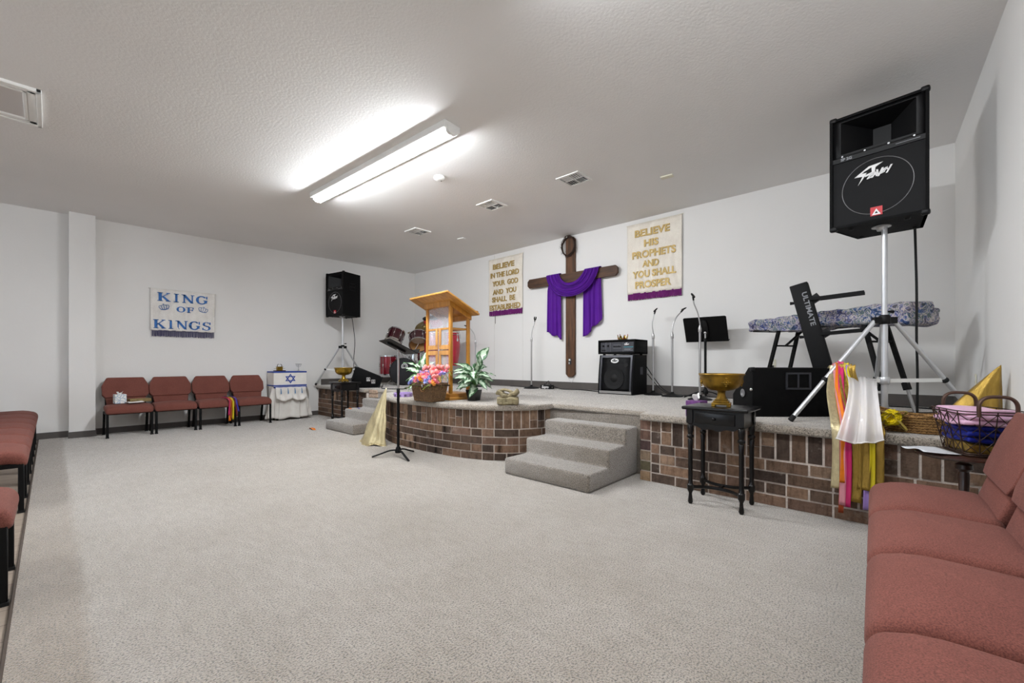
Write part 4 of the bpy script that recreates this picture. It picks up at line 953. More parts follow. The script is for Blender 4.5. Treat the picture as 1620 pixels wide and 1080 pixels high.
for k in range(56):
    u, v = (k % 8)/7-.5, (k//8)/6-.5
    kind = K[[1, 4, 2, 0, 1, 3, 4, 2, 4, 0, 2, 4, 1, 2, 0, 3, 0, 4, 0, 2, 4, 0, 4, 1, 3, 0, 2, 0, 4, 0, 2, 4, 2, 4, 0, 4, 0, 2, 0, 3, 4, 0, 0, 4, 0, 2, 0, 4, 0, 4, 0, 0, 4, 0, 0, 2][k]]
    x = bx+v*.20+random.uniform(-.012, .012); y = by+u*.40+random.uniform(-.015, .015)
    hgt = .02+.10*(v+.5)+(.035 if kind is K[0] else 0)+random.uniform(-.01, .015)-.03*abs(u)*2*(v < 0)
    flower(kind, x, y, bz+hgt, -u*.9+random.uniform(-.2, .2), -.55+v*.7+random.uniform(-.15, .15), random.uniform(1.1, 1.45)*(.78 if kind is K[0] else 1))
t = thing('tambourine', 'lavender plastic tambourine lying on the curved stage edge', 'tambourine', (3.03, 4.66, PZ))
b = MB(); b.lathe([(.115, .0), (.115, .05), (.098, .05), (.098, 0), (.115, 0)], 40, cap=False); b.build('frame', 'lav_plastic', t)
for k in range(10):
    a = 2*PI*k/10
    for dz in (.018, .03): MB().lathe([(.02, -.002), (.006, .001), (.02, .002)], 14, (.1065*math.cos(a), .1065*math.sin(a), dz)).build('jingle', 'chrome', t)
# stone open book cradled on a log-like block
t = thing('stone_book', 'carved stone open scripture ornament on the curved stage edge', 'ornament', (3.17, 2.965, PZ), R(38))
b = MB().rbox((0, 0, .04), (.14, .22, .08), .02, 3, 8, lambda q: (q[0]+.006*math.sin(q[1]*60), q[1], q[2]+.006*math.sin(q[0]*50+q[1]*40))); b.build('base', 'stone', t)
for s in (-1, 1):
    def pgf(q, s=s):
        x, y, z = q; k = (y*s+.055)/.11                      # curls upward at the outer edge
        return (x+.006*math.sin(y*70), y, z+.006*math.sin(x*60+s)+.005*math.sin(y*90))
    b = MB().rbox((.0, 0, 0), (.13, .125, .045), .016, 3, 8, pgf); E_ = Euler((R(30)*s, 0, 0)).to_matrix()
    for v in b.bm.verts: v.co = E_ @ v.co + V(0, s*.058, .108)
    b.build('page', 'stone', t)
b = MB().rbox((-.02, .015, .138), (.045, .14, .03), .014, 3, 6, lambda q: (q[0]+.012*math.sin(q[1]*35), q[1], q[2]+.014*math.sin(q[1]*28+1))); b.build('scroll', 'stone', t)
b = MB()
for r in range(3):
    for k in range(5): b.b(-.076, -.068, -.08+.034*k, -.08+.034*k+.020+.006*((k*7+r) % 3), .018+.02*r, .026+.02*r)
b.build('carved_lettering', mat('carved_letter_stone', '#b0a684', .9), t)  # lettering in a paler stone colour
# ------------------------------------------------------------------ gold lamé cones (folded praise cloths)
def gold_cone(label, loc, base, apex, m, folds, rough=1):
    t = thing('gold_cloth', label, 'cloth', loc)
    ax, ay, az = apex
    def fn(u, v):
        a = 2*PI*u; k = (1-v)**.92; f = 1+.10*math.sin(folds*a+1.2)*k+.05*math.sin(folds*2.3*a)
        x, y = base[0]*math.cos(a)*f, base[1]*math.sin(a)*f
        return V(lerp(ax, x, k)+.01*math.sin(v*14+a*3)*k, lerp(ay, y, k), az*v+.008*math.sin(a*5)*(1-v)+.012*math.sin(v*9+a*2)*k)
    MB().grid(fn, 64, 26, close=True).build('draped_cloth', m, t, solid=.002, ang=75)
    b = MB(); b.tube([fn(i/64, .0)+V(0, 0, .004) for i in range(64)], .007, 6, closed=True); b.build('hem', m, t)
    return t
gold_cone('pale gold shiny cloth cone leaning on the curved brick front', (2.70, 4.83, 0.0), (.11, .24), (.13, -.11, .70), 'lame', 4)
gold_cone('dark gold shiny cloth cone at the right wall behind the wire basket', (3.66, -.265, PZ), (.13, .155), (-.10, -.145, .415), 'lame_dark', 3)

# ================================================================== DRUMS (back left of the stage)
def drum(name, label, c, ax, r, h, shell, parts=(), lugs=8, open_bottom=False, group=None, cat='drum', head='drum_head'):
    """cylinder drum centred at c with axis ax; shell, two hoops, heads, lugs"""
    t = thing(name, label, cat, c, 0, group); ax = Vector(ax).normalized(); a, d = frame_of(ax)
    b = MB().lathe([(r, -h/2), (r, h/2), (r-.008, h/2), (r-.008, -h/2), (r, -h/2)], 40, (0, 0, 0), ax, cap=False); b.build('shell', shell, t)
    for s in (-1, 1): MB().lathe([(r+.002, s*h/2-.012), (r+.012, s*h/2-.012), (r+.012, s*h/2+.012), (r-.004, s*h/2+.012), (r-.004, s*h/2), (r+.002, s*h/2-.012)], 40, (0, 0, 0), ax, cap=False).build('hoop', 'chrome', t)
    MB().lathe([(r-.003, h/2-.004), (r-.003, h/2+.004)], 40, (0, 0, 0), ax).build('batter_head', head, t)
    if not open_bottom: MB().lathe([(r-.003, -h/2-.004), (r-.003, -h/2+.004)], 40, (0, 0, 0), ax).build('resonant_head', head, t)
    else: MB().lathe([(r-.009, -h/2+.01), (r-.009, h/2-.01)], 40, (0, 0, 0), ax, cap=False).build('inner_shell', 'tan', t)
    for k in range(lugs):
        q = 2*PI*(k+.5)/lugs; o = a*math.cos(q)+d*math.sin(q)
        b = MB().bar(o*(r+.008)-ax*.028, o*(r+.008)+ax*.028, .022, .024, o); b.bevel(.004, 1)
        b.tube([o*(r+.012)-ax*(h/2-.01), o*(r+.012)+ax*(h/2-.01)], .003, 6); b.build('lug', 'chrome', t)
    return t
t = drum('floor_tom', 'deep red floor tom drum with chrome legs at the left of the kit', (4.50, 7.42, .955), (0, 0, 1), .17, .36, 'red_lacquer')
for a in (20, 140, 260):
    c, s = math.cos(R(a))*.185, math.sin(R(a))*.185
    MB().tube([(c, s, .06), (c, s, -.25), (c*1.12, s*1.12, -.372)], .006, 8).build('leg', 'chrome', t)
BDX, BDY, BDZ = 4.66, 7.13, PZ+.262; bax = V(-.60, -.80, 0)
t = thing('bass_drum', 'bass drum with black front head and white logo arch', 'drum', (BDX, BDY, BDZ))
MB().lathe([(.25, -.2), (.25, .2), (.244, .2), (.244, -.2), (.25, -.2)], 48, (0, 0, 0), bax, cap=False).build('shell', 'wine', t)
for s in (-1, 1): MB().lathe([(.247, s*.2-.02), (.262, s*.2-.02), (.262, s*.2+.02), (.245, s*.2+.02), (.247, s*.2-.02)], 48, (0, 0, 0), bax, cap=False).build('hoop', 'black_plastic' if s > 0 else 'wine', t)
hd = MB().lathe([(.247, .19), (.247, .2)], 48, (0, 0, 0), bax).build('front_head', mat('black_drum_head', '#0b0d16', .3), t)
MB().lathe([(.247, -.2), (.247, -.19)], 48, (0, 0, 0), bax).build('batter_head', 'drum_head', t)
side = V(.80, -.60, 0); lg = lambda x, z: V(0, 0, 0)+bax*.207+side*x+V(0, 0, z)
b = MB()
for r_, w_ in ((.052, .012), (.030, .008)):
    b.tube([lg(.02-r_, .075)]+[lg(.02-r_*math.cos(PI*k/16), .10+r_*math.sin(PI*k/16)) for k in range(17)]+[lg(.02+r_, .075)], w_*.5, 6)
b.tube([lg(-.03, .068), lg(.07, .068)], .006, 6); b.tube([lg(0, .085), lg(.04, .085)], .004, 6); plabel(b.build('logo', 'white_paint', hd), 'white arch logo')
for s in (-1, 1): MB().tube([side*(.2*s)+bax*.12+V(0, 0, -.12), side*(.33*s)+bax*.22+V(0, 0, -.258)], .008, 8).build('spur', 'chrome', t)
for k in range(8):
    q = 2*PI*(k+.5)/8; o = side*math.cos(q)+V(0, 0, 1)*math.sin(q); MB().bar(o*.262+bax*.05, o*.262+bax*.2, .02, .02, o).build('claw', 'chrome', t)
up1 = V(.50, .25, .83); up2 = V(.42, .62, .66)
t = drum('rack_tom', 'wine red rack tom drum tilted, left one above the bass drum', (4.50, 7.20, 1.50), up1, .155, .24, 'wine')
MB().tube([(.02, .03, -.05), (.12, 0, -.28), (.16, -.05, -.42)], .012, 8).build('mount_arm', 'chrome', t)
t = drum('rack_tom', 'wine red rack tom drum showing its pale bottom head, beside the lectern', (4.75, 6.78, 1.42), up2, .175, .24, 'wine', open_bottom=True)
MB().tube([(0, 0, -.05), (-.06, .12, -.25), (-.08, .2, -.36)], .012, 8).build('mount_arm', 'chrome', t)
t = drum('snare_drum', 'chrome snare drum behind the bass drum', (5.03, 7.28, 1.13), (0, 0, 1), .178, .14, 'chrome')
MB().tube([(0, 0, -.07), (0, 0, -.40)], .012, 8).build('stand_tube', 'chrome', t)
for a in (30, 150, 270): MB().tube([(0, 0, -.33), (.22*math.cos(R(a)), .22*math.sin(R(a)), -.548)], .009, 8).build('leg', 'chrome', t)
def cymbal(label, c, ax, r, m='bronze', foot=None):
    t = thing('cymbal', label, 'cymbal', c); ax = Vector(ax).normalized()
    MB().lathe([(r, -.012), (r*.55, .0), (r*.22, .010), (r*.18, .018), (r*.08, .032), (.006, .034), (.006, .03), (r*.08, .028), (r*.18, .014), (r*.22, .006), (r*.55, -.004), (r, -.014)], 48, (0, 0, 0), ax, cap=False).build('plate', m, t)
    MB().lathe([(.011, .034), (.012, .05), (.006, .07)], 12, (0, 0, 0), ax).build('wing_nut', 'chrome', t)
    z = c[2]-PZ
    MB().tube([ax*.05, ax*-.05, V(0, 0, -.14), V(0, 0, -z+.28)], [.005, .008, .011, .012], 10).build('stand_tube', 'chrome', t)
    for a in (10, 130, 250): MB().tube([(0, 0, -z+.42), (.26*math.cos(R(a)), .26*math.sin(R(a)), -z+.012)], .009, 8).build('leg', 'chrome', t)
    return t
cymbal('bronze cymbal lying nearly flat above the right rack tom', (5.32, 7.60, 1.655), (.05, .10, 1), .23)
cymbal('bronze cymbal tilted steeply toward the room behind the lectern post', (5.08, 7.05, 1.735), (-.52, -.30, .62), .20)
def conga(label, x, y, z0):
    t = thing('conga_drum', label, 'drum', (x, y, z0))
    prof = [(.105, 0), (.125, .08), (.150, .24), (.158, .36), (.150, .48), (.132, .60), (.128, .63)]
    MB().lathe(prof, 40).build('shell', 'conga', t)
    MB().lathe([(.128, .625), (.14, .625), (.142, .65), (.12, .655), (.0, .65)], 40).build('head', 'drum_head', t)
    for z, r in ((.645, .142), (.585, .139)): MB().tube([V(r*math.cos(a), r*math.sin(a), z) for a in [2*PI*k/36 for k in range(36)]], .006, 6, closed=True).build('hoop', 'chrome', t)
    for k in range(6):
        a = 2*PI*(k+.5)/6; o = V(math.cos(a), math.sin(a), 0)
        MB().tube([o*.146+V(0, 0, .64), o*.155+V(0, 0, .56), o*.158+V(0, 0, .47)], .005, 6).bar(o*.152+V(0, 0, .46), o*.155+V(0, 0, .51), .03, .02, o).build('lug', 'chrome', t)
    MB().tube([(0, .0, .0), (0, 0, -(z0-PZ)+.1)], .02, 10).build('stand_tube', 'chrome', t)
    for a in (80, 200, 320):
        c, s = math.cos(R(a)), math.sin(R(a)); MB().tube([(0, 0, -(z0-PZ)+.3), (.26*c, .26*s, -(z0-PZ)+.012)], .012, 8).build('leg', 'chrome', t)
conga('red conga drum on a chrome stand, seen behind the lectern panel', 4.98, 6.66, .95)
conga('red conga drum on a chrome stand, right one behind the lectern', 5.18, 6.31, .95)
t = thing('bongo_drums', 'small red drums with dark heads above the congas behind the lectern', 'drum', (5.22, 6.96, 1.83))
for k, (dy, r) in enumerate(((.14, .10), (-.11, .125))):
    ax = V(-.35, -.2, .8).normalized(); s = MB().lathe([(r, -.09), (r*1.02, 0), (r, .09), (r-.01, .09), (r-.01, -.09), (r, -.09)], 32, (0, dy, 0), ax, cap=False).build('shell', 'conga', t)
    MB().lathe([(r, .085), (r+.008, .08), (r+.008, .1), (r-.01, .104)], 32, (0, dy, 0), ax).build('head', 'black_plastic', s); MB().lathe([(r, -.085), (r+.006, -.09), (r+.006, -.08), (r, -.08)], 32, (0, dy, 0), ax, cap=False).build('hoop', 'chrome', s)
MB().tube([(0, 0, -.05), (0, 0, -1.15)], .012, 8).build('stand_tube', 'chrome', t)
for a in (80, 200, 320): MB().tube([(0, 0, -.95), (.22*math.cos(R(a)), .22*math.sin(R(a)), -1.243)], .01, 8).build('leg', 'chrome', t)
t = thing('drum_throne', 'round black drum stool behind the kit', 'stool', (5.48, 7.28, PZ))
MB().lathe([(.0, .50), (.15, .50), (.165, .53), (.16, .57), (.12, .585), (.0, .585)], 32).build('seat', 'vinyl', t)
MB().tube([(0, 0, .1), (0, 0, .5)], .014, 10).build('post', 'chrome', t)
for a in (0, 120, 240): MB().tube([(0, 0, .32), (.22*math.cos(R(a)), .22*math.sin(R(a)), .012)], .011, 8).build('leg', 'chrome', t)

# ================================================================== BLACK END TABLES WITH GOLD BOWLS
def end_table(label, x, y, rz=0):
    t = thing('end_table', label, 'table', (x, y, 0), rz)
    lx, ly = .13, .165; H = .695
    b = MB().rbox((0, 0, H-.012), (.345, .43, .024), .010, 3, 3); b.build('tabletop', 'black_wood', t)
    b = MB()
    for s in (-1, 1): b.b(s*lx-.011, s*lx+.011, -ly, ly, H-.135, H-.024).b(-lx, lx, s*ly-.011, s*ly+.011, H-.135, H-.024)
    pr = [(-ly+.02, H-.135)]+[(-ly+.02+(2*ly-.04)*k/24, H-.137-.022*abs(math.sin(PI*k/24*1.0))**.7-.006*math.sin(PI*k/4)) for k in range(25)]+[(ly-.02, H-.135)]
    b.prism(pr, lambda u, v, q: V(q, u, v), -lx-.009, -lx+.006); b.build('apron', 'black_wood', t)
    b = MB().b(-lx-.020, -lx-.004, -ly+.035, ly-.035, H-.118, H-.04); b.bevel(.004, 2); d = b.build('drawer', 'black_wood', t)
    MB().ball((-lx-.028, 0, H-.08), (.010, .011, .011), 12, 8).build('knob', 'black_wood', d)
    prof = [(.010, 0), (.017, .015), (.013, .05), (.011, .075), (.017, .09), (.022, .10), (.022, .135), (.017, .14), (.0145, .17), (.0155, .40), (.018, .455), (.013, .462), (.024, .475), (.024, .485), (.015, .495), (.020, .52), (.022, .555), (.016, .565), (.021, .57), (.021, .58)]
    for sx in (-1, 1):
        for sy in (-1, 1):
            b = MB().lathe(prof, 16, (sx*lx, sy*ly, 0)); b.b(sx*lx-.021, sx*lx+.021, sy*ly-.021, sy*ly+.021, .575, H-.024); b.build('leg', 'black_wood', t)
    for s in (-1, 1): MB().tube(bez([(s*lx, -ly, .118), (s*(lx-.07), -ly*.4, .118), (s*(lx-.07), ly*.4, .118), (s*lx, ly, .118)], 6), .009, 8, flat=1.3).build('stretcher', 'black_wood', t)
    MB().bar((-lx+.07, 0, .118), (lx-.07, 0, .118), .018, .016).build('cross_stretcher', 'black_wood', t)
    return t
def gold_bowl(label, x, y, z, m, rz=0):
    t = thing('footed_bowl', label, 'bowl', (x, y, z), rz)
    b = MB()
    for (hw, z0, z1) in ((.060, .012, .026), (.049, .026, .040), (.040, .040, .052)): b.b(-hw, hw, -hw, hw, z0, z1)
    for sx in (-1, 1):
        for sy in (-1, 1): b.b(sx*.060, sx*.036, sy*.060, sy*.036, 0, .013)
    b.bevel(.003, 2); b.build('foot', m, t)
    MB().lathe([(.036, .05), (.030, .065), (.026, .085), (.026, .10), (.034, .112)], 28).build('stem', m, t)
    MB().lathe([(.030, .108), (.075, .115), (.110, .135), (.130, .165), (.136, .20), (.143, .218), (.150, .226), (.148, .230), (.138, .222), (.128, .195), (.120, .165), (.10, .14), (.06, .125), (.0, .122)], 48, cap=False).build('bowl', m, t)
    for k in range(4):
        a = R(197)+k*PI/2; o = V(math.cos(a), math.sin(a), 0); sd = V(-math.sin(a), math.cos(a), 0); b = MB()
        c = o*.133+V(0, 0, .172)
        for (u, v, r) in ((0, 0, .009), (.014, 0, .007), (-.014, 0, .007), (0, .014, .007), (0, -.014, .007), (.010, .010, .005), (-.010, .010, .005), (.010, -.010, .005), (-.010, -.010, .005), (0, .027, .006), (0, -.027, .006), (.025, 0, .005), (-.025, 0, .005)): b.ball(c+sd*u+V(0, 0, v)+o*(v*.15), (r, r, r), 8, 5)
        b.build('rosette', m, t)
    return t
end_table('black end table with turned legs, before the right brick front', 3.215, .94)
gold_bowl('large antique gold footed bowl on the right black end table', 3.21, .935, .695, 'antique', R(12))
end_table('black end table with turned legs, beside the far left steps', 3.24, 6.665)
gold_bowl('shiny gold footed bowl on the far left black end table', 3.22, 6.67, .695, 'brass')

# ================================================================== ALTAR TABLE by the left wall
t = thing('altar_table', 'small table hidden under white cloths by the left wall', 'table', (2.86, 8.09, 0))
MB().b(-.26, .26, -.15, .15, .565, .59).build('tabletop', 'dark_wood', t)
for sx in (-1, 1):
    for sy in (-1, 1): MB().b(sx*.19-.015, sx*.19+.015, sy*.09-.015, sy*.09+.015, 0, .565).build('leg', 'black_wood', t)
t = thing('tablecloth', 'white draped cloth with blue tassel trim over the altar table', 'tablecloth', (2.86, 8.09, 0))
def skirt(u, v):
    a = 2*PI*u; n = 5.0
    cx, sy = math.cos(a), math.sin(a); k = (abs(cx)**n+abs(sy)**n)**(-1/n); x, y = .272*k*cx, .162*k*sy
    fl = (1-v); dx = .55 if cx > .5 else 1.0
    r = 1+(.12+.13*math.sin(a*9+.6)+.07*math.sin(a*21))*fl*(1.6 if (sy < -.3 and abs(cx) > .5) else .8 if sy < 0 else .15)
    hem = .035+.05*max(0, math.cos(a*2+PI/2*0))*0+.012*math.sin(a*7)
    return V(x*r, y*(1+(r-1)*.7), lerp(hem, .593, v))
MB().grid(skirt, 110, 18, close=True).build('drape', 'white_cloth', t, solid=.003)
MB().b(-.275, .275, -.165, .165, .591, .597).build('top_cloth', 'white_cloth', t)
def swg(u, v): x = (u-.5)*.50; d = .20+.05*abs(math.sin(u*PI*2.0)); return V(x, -.178-.055*v-.012*math.sin(u*30)*v-.01*math.sin(v*8), .590-d*v)
MB().grid(swg, 50, 10).build('overlay', 'white_cloth', t, solid=.003)
MB().b(-.265, .265, -.186, -.176, .562, .594).build('blue_band', 'blue_trim', t)
for k in range(4):
    b = MB().tube([(-.17+.115*k, -.20, .56), (-.17+.115*k, -.215, .52), (-.17+.115*k, -.22, .465)], [.004, .007, .009], 8); b.build('tassel', 'tassel', t)
def sideswag(u, v): return V(.285+.05*v+.03*math.sin(u*8)*v+.02*math.sin(v*5), -.15+.30*u, .60-.42*v-.05*math.sin(u*6))
MB().grid(sideswag, 20, 16).build('side_overlay', 'white_cloth', t, solid=.003)
t = thing('altar_chest', 'white box with a blue six-pointed star and blue edges on the altar table', 'box', (2.86, 8.085, .598))
b = MB().b(-.27, .27, -.155, .155, .018, .235); b.build('panels', 'white_panel', t)
for z0, z1 in ((0, .02), (.232, .256)): b = MB().b(-.277, .277, -.162, .162, z0, z1); b.bevel(.003, 1); b.build('edge_band', 'blue_trim', t)
b = MB()
for s in (1, -1):
    P = [V(.085*math.cos(R(90+120*k))*1.15, -.158, .127+s*.085*math.sin(R(90+120*k))) for k in range(3)]
    for k in range(3): b.bar(P[k], P[(k+1) % 3], .006, .017, (0, 0, 1) if abs((P[(k+1) % 3]-P[k]).z) < .01 else (0, 1, 0)) if False else b.prism([(0, 0)], lambda *a: V(0, 0, 0), 0, 0) if False else None
    inn = [V(p.x*.68, 0, .127+(p.z-.127)*.68) for p in P]
    for k in range(3):
        a, c = P[k], P[(k+1) % 3]; ia, ic = inn[k], inn[(k+1) % 3]; y0, y1 = -.1605+.0008*s, -.1535
        b.hexa([V(a.x, y0, a.z), V(c.x, y0, c.z), V(ic.x, y0, ic.z), V(ia.x, y0, ia.z), V(a.x, y1, a.z), V(c.x, y1, c.z), V(ic.x, y1, ic.z), V(ia.x, y1, ia.z)])
b.build('star_emblem', 'blue_trim', t)
t = thing('ark_model', 'small gold chest with carrying poles and winged lid on the altar box', 'ornament', (2.73, 8.07, .854))
b = MB().b(-.085, .085, -.05, .05, 0, .018); b.build('stand', 'dark_wood', t)
b = MB().b(-.045, .045, -.03, .03, .018, .072); b.bevel(.003, 1); b.build('chest', 'brass', t); MB().b(-.05, .05, -.034, .034, .072, .082).build('lid', 'brass', t)
for s in (-1, 1):
    MB().tube([(-.08, s*.036, .05), (.08, s*.036, .05)], .003, 6).build('carrying_pole', 'brass', t)
    MB().tube(bez([(s*.035, 0, .082), (s*.036, 0, .105), (s*.022, 0, .125), (s*.006, 0, .118)], 5), [.009]*5+[.008]*5+[.005]*5+[.002], 8, flat=.6).build('winged_figure', 'dark_wood', t)
t = thing('menorah', 'small silver seven-branched candlestick on the altar box', 'candlestick', (3.05, 8.07, .854))
MB().lathe([(.028, 0), (.026, .006), (.008, .016), (.004, .04), (.0045, .10)], 20).build('base', 'steel', t)
MB().tube([(0, 0, .03), (0, 0, .125)], .004, 8).build('stem', 'steel', t)
for r in (.016, .031, .046): MB().tube([V(r*math.cos(PI+PI*k/14), 0, .105+.9*r*math.sin(PI+PI*k/14)+.012) for k in range(15)]+[V(r, 0, .125)], .003, 6).build('branch', 'steel', t)
for k in range(7): MB().lathe([(.003, .0), (.006, .006), (.006, .014)], 10, (-.0465+.0155*k, 0, .12)).build('candle_cup', 'steel', t)
ribbon([(2.655, 6.43, .006), (2.66, 6.50, .022), (2.67, 6.58, .018), (2.69, 6.66, .006)], .045, 'ribbon_orange', 'ribbon', 'orange ribbon lying on the carpet beside the far left steps', None, (1, 0, 0))
ribbon([(3.14, 6.26, .293), (3.16, 6.32, .294), (3.17, 6.40, .294)], .03, 'ribbon_orange', 'ribbon', 'short orange ribbon lying on the second far left step', None, (1, .3, 0))
ribbon([(3.24, 6.20, .293), (3.27, 6.26, .294), (3.28, 6.33, .294)], .03, 'ribbon_blue', 'ribbon', 'short blue violet ribbon lying on the second far left step', None, (1, .3, 0))
t = thing('loose_bricks', 'two loose pale bricks stacked at the platform edge above the left steps', 'brick', (3.56, 6.33, .435), .1)
for k in range(2):
    b = MB().b(-.03, .03, -.085, .085, .002+.064*k, .06+.064*k); b.bevel(.004, 1); b.build('brick', mat('pale_brick', '#b29a86', .9, var=.35, vs=30, bump=.5), t)

# ================================================================== BASS AMPLIFIER
t = thing('bass_cabinet', 'black bass speaker cabinet with curved grille against the back wall', 'speaker cabinet', (5.42, 2.845, PZ), R(-90))
# local: front -y, x across (viewer's right = +x)
Wc, Hc = .262, .535
pf = [(-.265, .0), (-.268, .06), (-.262, .2), (-.245, .35), (-.215, Hc), (.15, Hc), (.15, 0)]
b = MB()
for s in (-1, 1): b.prism(pf, lambda u, v, q: V(q, u, v), s*Wc, s*(Wc-.022))
b.prism([(y+.03 if y < 0 else y, z) for y, z in pf], lambda u, v, q: V(q, u, v), -Wc+.02, Wc-.02); b.bevel(.006, 2, 50); b.build('cabinet', 'vinyl', t)
fr = lambda x, z, o: V(x, ((-.268+.053*(max(0, z-.06)/.475)**1.6))-o, z)
b = MB().grid(lambda u, v: fr((u-.5)*.42, .055+.45*v, -.012), 4, 14); g = b.build('grille', 'grille', t, solid=.006)
b = MB()
for s in (-1, 1):
    for k in range(10):
        z0, z1 = .03+.05*k, .03+.05*(k+1); b.hexa([fr(s*.212, z0, -.015), fr(s*.238, z0, -.015), fr(s*.238, z0, .004), fr(s*.212, z0, .004), fr(s*.212, z1, -.015), fr(s*.238, z1, -.015), fr(s*.238, z1, .004), fr(s*.212, z1, .004)])
b.hexa([fr(-.238, .50, -.015), fr(.238, .50, -.015), fr(.238, .50, .004), fr(-.238, .50, .004), fr(-.238, .53, -.015), fr(.238, .53, -.015), fr(.238, .53, .004), fr(-.238, .53, .004)])
b.build('frame_trim', mat('grey_trim', '#45464b', .35, .5), t)
b = MB().b(-.238, .238, -.274, -.255, .012, .045); b.build('bottom_trim', 'steel', t)
MB().lathe([(.150, 0), (.150, .004), (.135, .002), (.06, -.004), (.05, .004), (0, .008)], 40, fr(-.02, .22, -.002), (0, -1, .07)).build('woofer', 'cone', g)
MB().lathe([(.033, 0), (.03, .004), (0, .003)], 24, fr(.15, .40, -.002), (0, -1, .1)).build('tweeter', 'cone', g)
b = MB().lathe([(.058, 0), (.058, .006), (.052, .008)], 32, (0, 0, 0), (0, -1, .1)); 
for v in b.bm.verts: v.co = fr(-.02, .455, .0)+V(v.co.x*1.0, v.co.y, v.co.z*.55)
lg_ = b.build('badge', 'white_paint', t)
b = MB(); bolt_logo(b, plane_mtx(fr(-.02, .452, .0095), (1, 0, 0), (0, 0, 1)), .085, .003); b.build('badge_lettering', 'black_plastic', lg_)
b = MB()
for x in (-.15, -.08, .07, .15): b.box(fr(x, .43, -.004), (.05, .006, .006))
b.build('grille_slot', 'black_plastic', g)
b = MB().b(Wc-.002, Wc+.004, -.06, .02, .27, .37); b.bevel(.002, 1); b.build('handle', 'amp_panel', t)
t = thing('amplifier_head', 'black amplifier head with grey panel on top of the bass cabinet', 'amplifier', (5.42, 2.845, PZ+Hc), R(-90))
b = MB()
for s in (-1, 1): b.b(s*.278, s*.255, -.235, .14, .014, .205)
b.b(-.278, .278, -.235, .14, .18, .205).b(-.278, .278, -.235, .14, .014, .036).b(-.27, .27, -.205, .13, .02, .2); b.bevel(.005, 2, 50); b.build('case', 'vinyl', t)
for sx in (-1, 1):
    for y in (-.2, .1): MB().lathe([(.018, 0), (.018, .015)], 12, (sx*.2, y, 0)).build('foot', 'rubber', t)
p = MB().b(-.25, .25, -.214, -.204, .042, .175).build('control_panel', 'amp_panel', t)
for x in (-.205, -.13): MB().lathe([(.014, 0), (.012, .018)], 14, (x, -.214, .125), (0, -1, 0)).build('knob', 'black_plastic', p)
MB().b(-.228, -.17, -.218, -.21, .055, .072).build('switch', 'black_plastic', p)
b = MB()
for x in (-.165, -.1, .095): b.b(x-.001, x+.001, -.216, -.21, .045, .172)
for (x0, x1, z) in ((-.055, .065, .09), (-.055, .065, .135)): b.b(x0, x1, -.216, -.21, z-.0012, z+.0012)
for (x0, x1, z) in ((.11, .22, .085), (.11, .20, .073), (.11, .23, .061)): b.b(x0, x1, -.216, -.21, z-.002, z+.002)
b.build('panel_print', 'grey_decal', p)
me = text_mesh('unity bass', .030, plane_mtx((.005, -.216, .112), (1, 0, 0), (0, 0, 1)), '', '', depth=.001, bold=.001, shear=.2) if False else None
b = MB()                                               # dark script wordmark in the middle box
for k in range(9): b.tube(bez([(-.048+.012*k, -.2165, .106), (-.044+.012*k, -.2165, .118+.006*(k % 3 == 0)), (-.038+.012*k, -.2165, .106)], 4), .0022, 5)
b.build('wordmark', 'black_plastic', p)
MB().b(.105, .24, -.2165, -.21, .10, .108).build('accent_line', 'teal_decal', p)
b = MB(); bolt_logo(b, plane_mtx((.145, -.215, .138), (1, 0, 0), (0, 0, 1)), .075, .003); b.build('logo', 'white_paint', p)
t = thing('crown_ornament', 'small gold toy crown with red gems on top of the amplifier head', 'crown', (5.40, 2.86, PZ+Hc+.205))
b = MB().grid(lambda u, v: V(.055*(1+.12*v)*math.cos(2*PI*u), .055*(1+.12*v)*math.sin(2*PI*u), .026*v), 48, 3, close=True); b.build('band', 'brass', t, solid=.003)
for k in range(8):
    a = 2*PI*k/8; o = V(math.cos(a), math.sin(a), 0); sd = V(-math.sin(a), math.cos(a), 0)
    b = MB().hexa([o*.060-sd*.020+V(0, 0, .02), o*.060+sd*.020+V(0, 0, .02), o*.064+sd*.020+V(0, 0, .02), o*.064-sd*.020+V(0, 0, .02), o*.072-sd*.003+V(0, 0, .07), o*.072+sd*.003+V(0, 0, .07), o*.075+sd*.003+V(0, 0, .07), o*.075-sd*.003+V(0, 0, .07)]); b.build('point', 'brass', t)
    MB().ball(o*.075+V(0, 0, .075), (.007, .007, .007), 8, 6).build('pearl' if k % 2 else 'gem', 'white_panel' if k % 2 else 'gem_red', t)
    MB().ball(o*.064+V(0, 0, .022), (.007, .007, .008), 8, 6).build('gem', 'gem_red' if k % 2 else 'steel', t)
t = thing('effects_pedal', 'small black box pedal with white script on the stage by the back wall', 'pedal', (5.50, 4.27, PZ), R(-90))
b = MB().b(-.10, .10, -.05, .06, 0, .068); b.bevel(.005, 2); b.build('case', 'black_plastic', t)
me = text_mesh('Supro', .058, plane_mtx((0, -.0512, .034), (1, 0, 0), (0, 0, 1)), '', '', depth=.001, bold=.002, shear=.15); join_meshes([me], 'lettering', 'white_paint', t)
for x in (-.06, .07): MB().lathe([(.009, 0), (.009, .02)], 12, (x, .01, .066)).build('jack_plug', 'black_plastic', t)
MB().lathe([(.008, 0), (.01, .008)], 12, (.10, .0, .03), (1, 0, 0)).build('side_jack', 'steel', t)
b = MB().b(-.06, .06, -.06, .06, 0, .125); b.bevel(.002, 1); t = thing('tissue_box', 'purple tissue box on the stage edge behind the right black table', 'tissue box', (3.50, 1.205, PZ), R(-8))
b.build('carton', 'purple_box', t); tissue(t, .12, .85)
